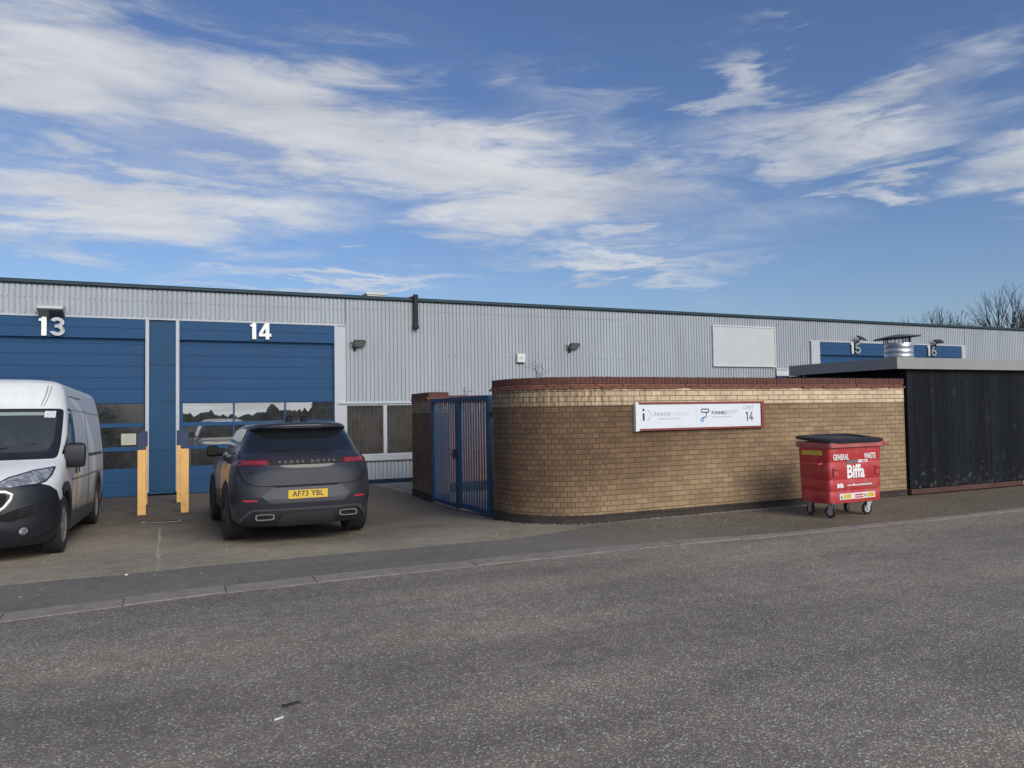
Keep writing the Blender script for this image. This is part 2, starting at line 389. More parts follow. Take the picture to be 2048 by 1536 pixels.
# right part of the yard up to the gate and the slab path inside the enclosure
def polysheet(name, pts, off, mat, zf=zg, step=.3):
    bm = bmesh.new(); vv = [bm.verts.new((x, y, 0)) for x, y in pts]; bm.faces.new(vv)
    y0 = min(p[1] for p in pts); y1 = max(p[1] for p in pts); y = math.floor(y0/step)*step
    for yc in [10.6, 14.0]+list(np.arange(10.7, 14, .35)):
        if y0 < yc < y1:
            bmesh.ops.bisect_plane(bm, geom=list(bm.verts)+list(bm.edges)+list(bm.faces), plane_co=(0, yc, 0), plane_no=(0, 1, 0))
    me = bpy.data.meshes.new(name)
    for v in bm.verts: v.co.z = zf(v.co.y)+off
    bm.normal_update()
    for f in bm.faces:
        if f.normal.z < 0: f.normal_flip()
    bm.to_mesh(me); bm.free(); me.materials.append(mat)
    o = bpy.data.objects.new(name, me); COL.objects.link(o); struct(o); return o
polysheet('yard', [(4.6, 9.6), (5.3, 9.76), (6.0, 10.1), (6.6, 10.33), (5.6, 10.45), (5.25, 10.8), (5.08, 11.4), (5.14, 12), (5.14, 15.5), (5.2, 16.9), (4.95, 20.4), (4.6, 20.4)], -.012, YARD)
SLAB, nt, b, out = new_mat('paving_slabs'); w = wpos(nt)
bt = N(nt, 'TexBrick'); bt.inputs['Scale'].default_value = 1; bt.inputs['Brick Width'].default_value = .6; bt.inputs['Row Height'].default_value = .6; bt.inputs['Mortar Size'].default_value = .012; bt.offset = 0
bt.inputs['Color1'].default_value = (.20, .18, .15, 1); bt.inputs['Color2'].default_value = (.26, .24, .20, 1); bt.inputs['Mortar'].default_value = (.07, .065, .05, 1)
L(nt, w[0], w[1], bt, 0); nn = noise(nt, w, 9, 5, .65); rr = ramp(nt, [(.3, .75), (.7, 1.2)]); L(nt, nn, 0, rr, 0)
mm = mixc(nt, 1, (bt, 0), (rr, 0), 'MULTIPLY'); L(nt, mm, 2, b, 'Base Color'); b.inputs['Roughness'].default_value = .9
polysheet('path', [(5.2, 16.9), (5.14, 15.5), (5.14, 12), (5.08, 11.4), (5.6, 10.7), (13, 10.45), (13, 20.4), (4.95, 20.4)], -.006, SLAB)
# kerb stones laid flush, each with a joint
mb = MB(); x = -30.
while x < 30:
    l = .93 + random.uniform(-.05, .05); x1 = x + l - .007
    a0, b0, a1, b1 = kf(x), kb(x), kf(x1), kb(x1); dz = random.uniform(-.003, .004); jy = random.uniform(-.02, .02)
    zt = -.001+dz
    mb.add([(x, a0+jy, -.05), (x1, a1+jy, -.05), (x1, b1+jy, -.05), (x, b0+jy, -.05), (x, a0+jy, zt), (x1, a1+jy, zt), (x1, b1+jy, zt+.004), (x, b0+jy, zt+.004)],
           [(4, 5, 6, 7), (0, 1, 5, 4), (1, 2, 6, 5), (2, 3, 7, 6), (3, 0, 4, 7)])
    x += l
struct(mb.build('kerb', KERB, bevel=.004, loc=(0, 0, 0)))

# ------------------------------------------------------------------ brickwork
def brickmat(name, c1, c2, mortar, darkc=None, dark_expr=None, mort=.008, rowh=.0825, bw=.2375, bumps=.5, fade=None, seed=0, white=.0, head=None):
    m, nt, b, out = new_mat(name)
    uv = N(nt, 'UVMap'); w = wpos(nt)
    # old brickwork: edges not ruler straight
    wob = noise(nt, (uv, 0), 14, 3, .6); wv = N(nt, 'VectorMath', operation='MULTIPLY_ADD'); L(nt, wob, 1, wv, 0); wv.inputs[1].default_value = (.011, .007, 0); L(nt, uv, 0, wv, 2)
    bt = N(nt, 'TexBrick'); bt.inputs['Scale'].default_value = 1; bt.inputs['Brick Width'].default_value = bw; bt.inputs['Row Height'].default_value = rowh
    bt.inputs['Mortar Size'].default_value = mort; bt.inputs['Mortar Smooth'].default_value = .35; bt.inputs['Bias'].default_value = -.1
    bt.inputs['Color1'].default_value = c4(c1); bt.inputs['Color2'].default_value = c4(c2); bt.inputs['Mortar'].default_value = c4(mortar)
    L(nt, wv, 0, bt, 0)
    mfac = (bt, 1); last = (bt, 0)
    if head is not None:                # the rounded part is laid in half bricks
        b2 = nt.nodes.new('ShaderNodeTexBrick')
        for k_ in ('Scale', 'Row Height', 'Mortar Size', 'Mortar Smooth', 'Bias', 'Color1', 'Color2', 'Mortar'): b2.inputs[k_].default_value = bt.inputs[k_].default_value
        b2.inputs['Brick Width'].default_value = bw/2; L(nt, wv, 0, b2, 0)
        suh = N(nt, 'SeparateXYZ'); L(nt, uv, 0, suh, 0); lt = math_(nt, 'LESS_THAN', (suh, 0), head)
        xh = mixc(nt, (lt, 0), last, (b2, 0)); last = (xh, 2)
        mh = N(nt, 'Mix'); mh.data_type = 'FLOAT'; L(nt, lt, 0, mh, 0); L(nt, bt, 1, mh, 2); L(nt, b2, 1, mh, 3); mfac = (mh, 0)
    n1 = noise(nt, (uv, 0), 55, 4, .65); r1 = ramp(nt, [(.3, .78), (.7, 1.2)]); L(nt, n1, 0, r1, 0)
    x = mixc(nt, 1, last, (r1, 0), 'MULTIPLY'); last = (x, 2)
    n2 = noise(nt, (uv, 0), 2.2, 5, .6); r2 = ramp(nt, [(.3, .82), (.7, 1.14)]); L(nt, n2, 0, r2, 0)
    x = mixc(nt, 1, last, (r2, 0), 'MULTIPLY'); last = (x, 2)
    if darkc:
        su = N(nt, 'SeparateXYZ'); L(nt, uv, 0, su, 0)
        fac = dark_expr(nt, su, uv)
        x = mixc(nt, fac, last, darkc, 'MULTIPLY'); last = (x, 2)
    if white:
        n3 = noise(nt, (uv, 0), 16, 6, .7); r3 = ramp(nt, [(.66, 0), (.74, white)]); L(nt, n3, 0, r3, 0)
        x = mixc(nt, (r3, 0), last, (.5, .47, .42)); last = (x, 2)
    L(nt, last[0], last[1], b, 'Base Color'); b.inputs['Roughness'].default_value = .9; b.inputs['Specular IOR Level'].default_value = .25
    inv = math_(nt, 'SUBTRACT', 1.0, mfac); h = math_(nt, 'MULTIPLY_ADD', (n1, 0), .35); L(nt, inv, 0, h, 2)
    bump(nt, b, (h, 0), bumps, .008)
    return m
def grime(nt, su, uv):
    # the upper left of the wall is coated brown, the lower right is left clean
    n = noise(nt, (uv, 0), 1.1, 6, .62); n2 = noise(nt, (uv, 0), 7, 4, .6)
    a = math_(nt, 'MULTIPLY_ADD', (su, 1), .55); 
    u = math_(nt, 'MULTIPLY_ADD', (su, 0), -.19); u.inputs[2].default_value = .72; L(nt, u, 0, a, 2)
    s = math_(nt, 'MULTIPLY_ADD', (n, 0), .9); L(nt, a, 0, s, 2)
    s2 = math_(nt, 'MULTIPLY_ADD', (n2, 0), .35); L(nt, s, 0, s2, 2)
    mr = N(nt, 'MapRange', interpolation_type='SMOOTHSTEP'); L(nt, s2, 0, mr, 0); mr.inputs[1].default_value = .80; mr.inputs[2].default_value = 1.5; mr.inputs[4].default_value = .9
    return (mr, 0)
B_MAIN = brickmat('buff_brick', (.345, .238, .138), (.245, .168, .102), (.155, .112, .072), (.43, .375, .375), grime, mort=.008, white=.25, head=2.32)
def drips(nt, su, uv):
    n = noise(nt, scalev(nt, (uv, 0), (9, .7, 1)), 1.5, 6, .65); g = N(nt, 'MapRange', interpolation_type='SMOOTHSTEP'); L(nt, su, 0, g, 0); g.inputs[1].default_value = 4.6; g.inputs[2].default_value = .4; g.inputs[3].default_value = .05; g.inputs[4].default_value = .34
    a = math_(nt, 'ADD', (n, 0), (g, 0)); r = ramp(nt, [(.58, 0), (.86, .9)]); L(nt, a, 0, r, 0); return (r, 0)
B_CREAM = brickmat('cream_brick', (.64, .50, .345), (.53, .405, .27), (.17, .12, .075), (.34, .29, .25), drips, mort=.007, head=2.32)
B_PLINTH = brickmat('dark_plinth_brick', (.060, .046, .042), (.04, .032, .03), (.03, .025, .022), None, None, mort=.007)
B_WARM = brickmat('orange_buff_brick', (.36, .20, .125), (.27, .145, .095), (.22, .16, .11), None, None, mort=.008)
COPE = paint('red_coping_brick', (.105, .036, .026), .8, 0, .35, 9, .55, (.07, .045, .035), bumpy=.4)
TILE = paint('clay_creasing_tile', (.20, .075, .048), .85, 0, .35, 11, .6, (.10, .075, .055), bumpy=.4)
MORT = paint('old_mortar', (.11, .085, .07), .95, 0, .25, 12)

class Path:
    """outer wall line; the outside is on the right hand while walking it"""
    def __init__(s, pts):
        s.p = [Vector((x, y)) for x, y in pts]; s.c = [0]
        for a, b in zip(s.p, s.p[1:]): s.c.append(s.c[-1]+(b-a).length)
        s.len = s.c[-1]
    def at(s, d):
        d = max(0, min(s.len-1e-6, d))
        for i in range(len(s.p)-1):
            if s.c[i+1] > d: break
        a, b = s.p[i], s.p[i+1]; t = (b-a).normalized(); q = a + t*(d-s.c[i])
        return q, t, Vector((t.y, -t.x))
def wall_mesh(path, z0, z1, th, out=0., step=.12):
    mb = MB(); n = max(2, int(path.len/step)); ds = sorted(set([path.len*i/n for i in range(n+1)]+path.c))
    P = []
    for d in ds:
        q, t, nrm = path.at(d)
        if 1e-3 < d < path.len-1e-3:      # averaged normal at joints of the line
            n2 = path.at(d-1e-3)[2]+path.at(d+1e-3)[2]; nrm = n2.normalized()
        P.append((q+nrm*out, q-nrm*th, d))
    for (a, ai, d0), (b, bi, d1) in zip(P, P[1:]):
        mb.add([(a.x, a.y, z0), (b.x, b.y, z0), (b.x, b.y, z1), (a.x, a.y, z1)], [(0, 1, 2, 3)], [[(d0, z0), (d1, z0), (d1, z1), (d0, z1)]])
        mb.add([(ai.x, ai.y, z0), (bi.x, bi.y, z0), (bi.x, bi.y, z1), (ai.x, ai.y, z1)], [(3, 2, 1, 0)], [[(d0, z1), (d1, z1), (d1, z0), (d0, z0)]])
        mb.add([(a.x, a.y, z1), (b.x, b.y, z1), (bi.x, bi.y, z1), (ai.x, ai.y, z1)], [(0, 1, 2, 3)], [[(d0, 0), (d1, 0), (d1, .11), (d0, .11)]])
    for k, sg in ((0, 1), (-1, -1)):
        a, ai, d = P[k]; t = (a-ai).length
        mb.add([(a.x, a.y, z0), (ai.x, ai.y, z0), (ai.x, ai.y, z1), (a.x, a.y, z1)], [(0, 1, 2, 3)], [[(d, z0), (d+t, z0), (d+t, z1), (d, z1)]])
    return mb
def brick_wall(thing_, path, th, zb, zpl, zcr, ztl, zcp, ztop, body=B_MAIN, cope_w=None):
    wall_mesh(path, zpl, zcr, th).build('wall_face', body, thing_)
    wall_mesh(path, zcr, ztl, th, .0015).build('cream_band', B_CREAM, thing_)['label'] = 'clean cream brick courses under the coping'
    wall_mesh(path, zb, zpl, th+.01, .012).build('plinth', B_PLINTH, thing_)['label'] = 'dark brick plinth at the foot of the wall'
    tl = MB(); rowz = [(ztl, ztl+(zcp-ztl)*.5), (ztl+(zcp-ztl)*.5, zcp)]
    for r, (a, bz) in enumerate(rowz):
        d = -.02 - r*.1
        while d < path.len:
            l = .25; q, t, nrm = path.at(max(.01, min(path.len-.01, d+l/2)))
            pr = .035 + random.uniform(-.012, .014) - r*.008
            if random.random() < .12: pr *= .35
            h = bz-a; dz = random.uniform(-.004, .003)
            l0 = max(d, -.03); l1 = min(d+l-.004, path.len+.03)
            if l1-l0 > .03:
                M = Matrix(((t.x, -nrm.x, 0, q.x), (t.y, -nrm.y, 0, q.y), (0, 0, 1, a), (0, 0, 0, 1)))
                tl.box(l0-d-l/2, l1-d-l/2, -pr, th+pr, .002, h-.004+dz*.3, M @ Matrix.Rotation(random.uniform(-.02, .02), 4, 'Y'))
            d += l
    tl.build('tile_creasing', TILE, thing_, bevel=.004)['label'] = 'chipped clay tile course below the coping'
    wall_mesh(path, ztl+.003, zcp-.002, th-.01, -.01).build('bedding_mortar', MORT, thing_)
    cp = MB(); d = 0.
    while d < path.len-.02:
        l = .0755; q, t, nrm = path.at(d+l/2)
        M = Matrix(((t.x, -nrm.x, 0, q.x), (t.y, -nrm.y, 0, q.y), (0, 0, 1, zcp), (0, 0, 0, 1)))
        j = random.uniform(-.004, .004)
        cp.box(-l/2+.003, l/2-.004, -.004+j, th+.004+j, 0, ztop-zcp+random.uniform(-.003, .002), M)
        d += l
    cp.build('coping', COPE, thing_, bevel=.005)['label'] = 'dark red brick-on-edge coping'
    wall_mesh(path, zcp, ztop-.006, th-.008, -.008).build('coping_mortar', MORT, thing_)

arc = [(6.2-1.2*math.cos(a), 11.47-1.2*math.sin(a)) for a in np.linspace(0, PI/2, 24)]
wp = Path([(5.0, 11.8)] + arc + [(13.15, 10.31)])
W1 = thing('brick_wall', 'long buff brick wall with a rounded corner, red coping and dark plinth', 'wall', (9, 10.4, 0))
brick_wall(W1, wp, .235, -.2, .123, 1.835, 2.098, 2.172, 2.285)
pp = Path([(5.14, 16.9), (5.1, 15.43), (5.5, 15.43), (5.5, 16.9)])
W2 = thing('brick_pier', 'short brick pier with red coping left of the blue gate', 'pier', (5.3, 16, -.13))
brick_wall(W2, Path([(5.14, 16.9), (5.1, 15.43), (5.53, 15.43)]), .2, -.3, .03, 1.76, 2.02, 2.09, 2.2)
# fill of the pier behind its two faces
MB().box(5.31, 5.52, 15.64, 16.9, -.3, 2.19).build('pier_core', COPE, W2)
W3 = thing('brick_wall', 'orange lit brick wall seen through the bars behind the blue gate', 'wall', (7.5, 17.1, -.13))
brick_wall(W3, Path([(5.535, 17.0), (10.6, 17.0)]), .235, -.3, .10, 1.76, 1.99, 2.06, 2.165, body=B_WARM)

# ------------------------------------------------------------------ gate
GBLUE = paint('gate_blue_paint', (.028, .072, .140), .55, 0, .12, 5, .15, (.05, .07, .10), spec=.25)
DKM = paint('dark_metal', (.02, .022, .025), .5, .3, .2, 8)
G = thing('metal_gate', 'blue double gate of upright metal bars between the brick pier and the curved wall', 'gate', (5.13, 13.8, -.05))
def leaf(y0, y1, zb, zt, latch):
    mb = MB(); x0, x1 = 5.09, 5.17
    mb.box(x0, x1, y0, y0+.085, zb, zt); mb.box(x0, x1, y1-.085, y1, zb, zt)
    mb.box(x0+.002, x1-.002, y0+.085, y1-.085, zt-.085, zt); mb.box(x0+.002, x1-.002, y0+.085, y1-.085, zb, zb+.085)
    lf = mb.build('gate_leaf', GBLUE, G, bevel=.006)
    bars = MB(); n = 11
    for i in range(n):
        yc = y0+.085+(y1-y0-.17)*(i+.62)/n
        bars.box(5.117, 5.143, yc-.015, yc+.015, zb+.084, zt-.084)
    bars.build('bars', GBLUE, lf)
    return lf
la = leaf(12.2, 13.76, -.06, 2.05, True); lb = leaf(13.79, 15.38, -.10, 2.05, False)
MB().box(5.03, 5.10, 13.80, 13.88, .86, 1.04).tube([(5.02, 13.84, .95), (4.98, 13.84, .95), (4.98, 13.9, .95)], .012).build('latch', DKM, G, bevel=.004)
for z in (.22, 1.72):
    h = MB(); h.tube([(5.13, 12.2, z), (5.13, 12.06, z), (5.1, 11.8, z)], .018); h.tube([(5.13, 12.12, z-.07), (5.13, 12.12, z+.07)], .024)
    h.build('hinge', DKM, G)
MB().tube([(5.06, 13.72, -.12), (5.06, 13.72, .35)], .014).build('drop_bolt', DKM, G)

# ------------------------------------------------------------------ industrial building
YB = 20.25
CLAD = paint('grey_cladding', (.355, .385, .42), .6, 0, .09, 1.1, .28, (.24, .24, .24), spec=.2, streak=True)
TRIM = paint('pale_grey_trim', (.42, .44, .47), .45, 0, .05, 2, .15, (.25, .25, .25))
DBLUE = paint('door_blue', (.019, .068, .160), .6, 0, .10, 1.3, .10, (.05, .08, .13), spec=.2)
DBLUE2 = paint('column_blue', (.020, .067, .145), .6, 0, .10, 1.3, .1, (.05, .08, .12), spec=.2)
TEAL = paint('teal_eaves_trim', (.008, .030, .042), .6, 0, .15, 2)
ROOFM = paint('roof_sheet', (.12, .13, .14), .6, 0, .1, 1)
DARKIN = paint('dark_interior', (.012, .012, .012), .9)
GL = glass('window_glass', (.5, .55, .55))
GLC = glass('office_glass', (.86, .85, .84), trans=.95)
GLD = paint('dull_dark_glass', (.018, .020, .020), .16, 0, .4, 6, .6, (.045, .048, .044), spec=.6)
BLD = thing('industrial_building', 'long grey corrugated unit building with blue doors', 'building', (0, YB, -.13))
P = .109
def cladding(x0, x1, z0, z1, name='cladding'):
    mb = MB(); xs = []
    k = math.floor(x0/P)
    while k*P < x1:
        for dx, dy in ((0, 0), (.072, 0), (.083, .026), (.098, .026)):
            x = k*P+dx
            if x0 <= x <= x1: xs.append((x, dy))
        k += 1
    if xs[0][0] > x0+1e-4: xs.insert(0, (x0, xs[0][1]))
    if xs[-1][0] < x1-1e-4: xs.append((x1, xs[-1][1]))
    n = len(xs); vs = [(x, YB+dy, z0) for x, dy in xs]+[(x, YB+dy, z1) for x, dy in xs]
    fs = [(i, i+1, n+i+1, n+i) for i in range(n-1)]
    # light vertical stagger: each face keeps its own tone through the noise in the material
    o = mb.add(vs, fs).build(name, CLAD, BLD)
    return o
ZT = 4.87; ZL = 4.14
DOORS = [(-4.28, -.5, '13'), (.25, 4.03, '14'), (21.49, 24.93, '15'), (26.25, 29.24, '16')]
cladding(-40, -4.70, -.02, ZT); cladding(-4.70, 4.32, ZL, ZT)
cladding(4.34, 21.05, 2.06, ZT); cladding(7.62, 21.05, -.02, 2.06); cladding(4.28, 7.62, -.02, .485)
cladding(21.05, 29.48, ZL, ZT); cladding(29.50, 75, -.02, ZT)
bolts = MB()
def bolt_row(x0, x1, z, every=1):
    k = math.floor(x0/P)+1
    while k*P < x1:
        if k % every == 0:
            x = k*P+.06+random.uniform(-.003, .003); bolts.lathe([(0, 0), (.011, 0), (.011, .007), (0, .009)], Matrix.Translation((x, YB-.0005, z+random.uniform(-.004, .004))) @ Matrix.Rotation(PI/2, 4, 'X'), 6)
        k += 1
bolt_row(-5, 4.3, 4.56); bolt_row(-5, 4.3, 4.20, 2); bolt_row(4.4, 13, 4.60, 1); bolt_row(4.4, 14, 3.35, 2); bolt_row(4.4, 7.6, 2.14, 2); bolt_row(4.4, 7.6, .08, 2)
struct(bolts.build('cladding_bolts', DKM, BLD), 'stuff')
# eaves, roof, hidden sides
MB().prism([(0, 4.86), (-.03, 4.86), (-.07, 4.89), (-.07, 4.945), (-.04, 4.97), (.3, 4.985), (.3, 4.86)], -40, 75, Matrix(((0, 1, 0, 0), (1, 0, 0, YB), (0, 0, 1, 0), (0, 0, 0, 1)))).build('eaves_trim', TEAL, BLD)
rf = MB().add([(-40, YB+.3, 4.96), (75, YB+.3, 4.96), (75, YB+11, 5.45), (-40, YB+11, 5.45), (-40, YB+22, 4.96), (75, YB+22, 4.96)], [(0, 1, 2, 3), (3, 2, 5, 4)]).build('roof', ROOFM, BLD)
MB().box(-40, -39.9, YB+.04, YB+22, -.2, 4.95).box(74.9, 75, YB+.04, YB+22, -.2, 4.95).box(-39.9, 74.9, YB+21.9, YB+22, -.2, 4.95).build('end_wall', CLAD, BLD)
rv = MB().box(6.0, 6.6, 24.6, 25.1, 5.1, 5.72).box(5.95, 6.65, 24.55, 25.15, 5.72, 5.77).build('roof_vent', paint('white_grp', (.6, .6, .56), .6), BLD)
# base trims under cladding
MB().box(4.28, 21.05, YB-.03, YB+.05, -.16, -.02).build('base_flashing', paint('navy_flashing', (.010, .028, .060), .6, 0, .1, 3, spec=.2), BLD)
MB().box(-40, -4.75, YB-.03, YB+.05, -.16, -.02).build('base_flashing', paint('navy_flashing', (.010, .028, .060), .6, 0, .1, 3, spec=.2), BLD)
MB().box(29.5, 75, YB-.03, YB+.05, -.16, -.02).build('base_flashing', paint('navy_flashing', (.010, .028, .060), .6, 0, .1, 3, spec=.2), BLD)
# trims above the two door groups
MB().box(-4.75, 4.335, YB-.045, YB+.03, ZL-.022, ZL+.022).build('drip_flashing', TRIM, BLD, bevel=.004)
MB().box(21.0, 29.52, YB-.045, YB+.03, ZL-.022, ZL+.022).build('drip_flashing', TRIM, BLD, bevel=.004)
# inside of the building: dark back so that panes look into a dark hall
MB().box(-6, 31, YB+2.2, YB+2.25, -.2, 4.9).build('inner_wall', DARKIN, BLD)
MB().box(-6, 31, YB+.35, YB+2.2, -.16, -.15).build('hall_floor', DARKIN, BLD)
def jamb(x0, x1, name='jamb_trim'):
    MB().box(x0, x1, YB-.05, YB+.16, -.06, ZL-.023).build(name, TRIM, BLD, bevel=.004)
def door(x0, x1, glazed, dull):
    d = MB(); yf = YB+.075; grooves = [3.52, 3.27, 2.99, 2.71, 2.44]
    # header panel proud of the leaf
    h = MB(); h.box(x0, x1, YB-.03, YB+.30, 3.90, ZL-.024); h.box(x0, x1, YB-.027, YB+.30, 3.65, 3.893); h.box(x0, x1, YB-.022, YB+.3, 3.893, 3.90)
    z = 3.75; zz = [3.75]+grooves+[2.095]
    for a, bz in zip(zz, zz[1:]):
        d.box(x0, x1, yf, yf+.06, bz+.006, a-.006); d.box(x0, x1, yf+.008, yf+.05, bz-.006, bz+.006)
    if glazed:
        rows = [(2.085, 1.62), (1.52, 1.05), (.95, .54)]
        # solid rails and mullions
        for za, zb in ((1.62, 1.52), (1.05, .95)): d.box(x0, x1, yf, yf+.06, zb, za)
        zs = [.54, .22, -.13]
        for a, bz in zip(zs, zs[1:]): d.box(x0, x1, yf, yf+.06, bz+.005, a-.003); d.box(x0, x1, yf+.008, yf+.05, bz-.005, bz+.005)
        xm = [x0, x0+.08, x0+(x1-x0)*.335-.022, x0+(x1-x0)*.335+.022, x0+(x1-x0)*.667-.022, x0+(x1-x0)*.667+.022, x1-.03, x1]
        for za, zb in rows:
            for k in (0, 2, 4, 6): d.box(xm[k], xm[k+1], yf+.003, yf+.057, zb, za)
    else:
        d.box(x0, x1, yf, yf+.06, -.13, 2.08)
    o = d.build('roller_door', DBLUE, BLD, bevel=.003)
    h.build('door_header', DBLUE, o, bevel=.003)
    if glazed:
        for za, zb in rows:
            for k in (1, 3, 5):
                MB().box(xm[k], xm[k+1], yf+.02, yf+.028, zb, za).build('pane', GLD if dull else GL, o)
    MB().box(x0, x1, yf-.01, yf+.05, -.155, -.135).build('rubber_seal', DKM, o)
    return o
for x0, x1, nme in DOORS:
    door(x0, x1, nme in ('13', '14'), nme == '13')
for a, b_ in ((-4.7, -4.28), (-.5, -.42), (.17, .25), (4.03, 4.12), (21.07, 21.49), (24.93, 25.05), (26.1, 26.25), (29.24, 29.46)): jamb(a, b_)
MB().box(4.122, 4.28, YB-.02, YB+.03, -.04, ZL-.023).build('jamb_trim', TRIM, BLD)
MB().box(4.28, 4.335, YB-.012, YB+.03, 2.09, ZL-.023).build('jamb_trim', TRIM, BLD)
cm = MB(); zs = [4.117, 3.02, 2.12, .93, -.02]
for a, bz in zip(zs, zs[1:]): cm.box(-.42, .17, YB+.01, YB+.06, bz+.004, a-.003)
cm.box(-.42, .17, YB+.018, YB+.06, -.1, 4.1)
col_ = cm.build('column_casing', DBLUE2, BLD, bevel=.002)
for z in zs[1:4]:
    for x in (-.36, -.125, .11): cb = MB(); cb.lathe([(0, 0), (.016, 0), (.016, .008), (0, .012)], Matrix.Translation((x, YB+.0095, z+.03)) @ Matrix.Rotation(PI/2, 4, 'X'), 8); cb.build('bolt', DKM, col_)
MB().box(25.05, 26.1, YB+.01, YB+.06, -.1, 4.117).build('column_casing', DBLUE2, BLD)
# office window
wd = MB()
def fr(x0, x1, z0, z1, y0=YB-.02, y1=YB+.07): wd.box(x0, x1, y0, y1, z0, z1)
fr(4.28, 4.36, .62, 2.03); fr(5.35, 5.45, .62, 2.03, YB-.024, YB+.066); fr(6.45, 6.55, .62, 2.03, YB-.024, YB+.066); fr(7.54, 7.62, .62, 2.03)
fr(4.36, 5.35, 1.98, 2.03); fr(5.45, 6.45, 1.98, 2.03); fr(6.55, 7.54, 1.98, 2.03); fr(4.36, 5.35, .62, .67); fr(5.45, 6.45, .62, .67); fr(6.55, 7.54, .62, .67)
wo = wd.build('office_window', TRIM, BLD, bevel=.004)
MB().box(4.1, 7.64, YB-.07, YB+.04, 2.032, 2.09).build('window_head', TRIM, wo, bevel=.004)
MB().box(4.26, 7.64, YB-.07, YB+.05, .49, .615).build('window_sill', TRIM, wo, bevel=.005)
for x0, x1 in ((4.36, 5.35), (5.45, 6.45), (6.55, 7.54)):
    MB().box(x0, x1, YB+.02, YB+.026, .67, 1.98).build('pane', GLC, wo)
GRILLE = paint('grille_steel', (.30, .28, .25), .5, .3, .2, 9)
gr = MB(); x = 4.4
while x < 7.55:
    gr.box(x-.008, x+.008, YB+.13, YB+.146, .6, 2.02); x += .105
    for z in (.75, 1.02):
        gr.tube([(x-.1, YB+.14, z), (x-.05, YB+.135, z+.11), (x, YB+.14, z+.22)], .006, 5); gr.tube([(x, YB+.14, z), (x-.05, YB+.135, z+.11), (x-.1, YB+.14, z+.22)], .006, 5)
gr.build('security_grille', GRILLE, wo)
MB().box(4.2, 7.7, YB+.32, YB+.34, -.1, 2.2).box(4.2, 7.7, YB+.03, YB+.32, 2.1, 2.12).box(4.18, 4.2, YB+.06, YB+.32, .4, 2.1).box(7.7, 7.72, YB+.06, YB+.32, .4, 2.1).box(4.2, 7.7, YB+.06, YB+.32, .45, .47).build('window_recess', paint('brown_blind', (.145, .118, .095), .9, 0, .3, 3), wo)
# rainwater hopper pipe at the eaves
dp = MB(); dp.box(6.215, 6.335, YB-.14, YB-.03, 4.18, 5.06); dp.box(6.2, 6.35, YB-.155, YB-.02, 4.10, 4.20); dp.tube([(6.22, YB-.08, 4.98), (6.05, YB+.1, 4.93)], .045)
dp.box(6.24, 6.31, YB-.03, YB, 4.7, 4.73)
dpo = dp.build('drainpipe', paint('grey_black_plastic', (.022, .024, .026), .6, 0, .15, 4, spec=.2), BLD, bevel=.008)

# ---- numbers over the doors
WHITE = paint('white_letter', (.80, .80, .78), .4, 0, .03, 4)
CHROME = paint('polished_letter', (.60, .58, .52), .25, .8, .15, 6, .5, (.2, .19, .17))
CHROME2 = paint('dark_polished_letter', (.22, .23, .235), .22, 1., .45, 9, .8, (.45, .45, .42))  # darker metal tone stands in for the ground mirrored in these digits
def digit_polys(d):
    """strokes of heavy sans digits, unit height; list of polygons (x,z)"""
    def ring(cx, cz, rx, rz, t, a0, a1, n=20):
        o = [(cx+rx*math.cos(R_(a0+(a1-a0)*i/n)), cz+rz*math.sin(R_(a0+(a1-a0)*i/n))) for i in range(n+1)]
        k = [(cx+(rx-t)*math.cos(R_(a0+(a1-a0)*i/n)), cz+(rz-t*.9)*math.sin(R_(a0+(a1-a0)*i/n))) for i in range(n+1)]
        return [[o[i], o[i+1], k[i+1], k[i]] for i in range(n)]
    if d == '1': return [[(.10, .78), (.10, .90), (.2, .93), (.27, 1.0), (.46, 1.0), (.46, 0), (.22, 0), (.22, .78)]]
    if d == '4': return [[(.36, 1), (.62, 1), (.62, 0), (.40, 0), (.40, .62)], [(0, .36), (.36, 1), (.42, .74), (.20, .36)], [(0, .36), (.74, .36), (.74, .18), (0, .18)]]
    if d == '3': return ring(.33, .725, .33, .275, .2, -78, 160)+ring(.34, .29, .35, .29, .2, -165, 82)+[[(.22, .60), (.42, .60), (.42, .44), (.22, .44)]]
    if d == '5': return [[(.10, 1), (.64, 1), (.64, .82), (.10, .82)], [(.10, .95), (.28, .95), (.25, .52), (.06, .46)]]+ring(.33, .32, .36, .32, .2, -160, 150)
    if d == '6': return ring(.36, .31, .36, .31, .2, 0, 360, 28)+ring(.48, .48, .48, .52, .21, 105, 190, 12)
def number(s, xc, zc, hgt, mat, label, gap=.16):
    wds = {'1': .46, '3': .69, '4': .74, '5': .7, '6': .72}
    tot = sum(wds[c] for c in s)*hgt+gap*hgt*(len(s)-1) - .10*hgt
    t = thing('door_number', label, 'number sign', (xc, YB-.05, zc-hgt/2), 'house numbers over the roller doors')
    x = xc-tot/2-.10*hgt
    for c in s:
        bm = bmesh.new()
        mb = MB()
        for q, pl in enumerate(digit_polys(c)):
            mb.prism([(x+px_*hgt, zc-hgt/2+pz*hgt) for px_, pz in pl], YB-.085-.0004*q, YB-.045)
        mb.build('digit', CHROME2 if (mat is CHROME and c != '1') else mat, t)
        mb2 = MB().box(x+.2*hgt, x+.3*hgt, YB-.05, YB-.02, zc-.1*hgt, zc); mb2.build('fixing', DKM, t)
        x += (wds[c]+gap)*hgt
number('13', -2.44, 3.885, .43, CHROME, 'weathered shiny number 13 above the left blue door')
number('14', 2.155, 3.91, .41, WHITE, 'clean white number 14 above the blue door behind the grey car')
number('15', 23.25, 3.92, .42, CHROME, 'shiny number 15 above the far blue door, left of the flue')
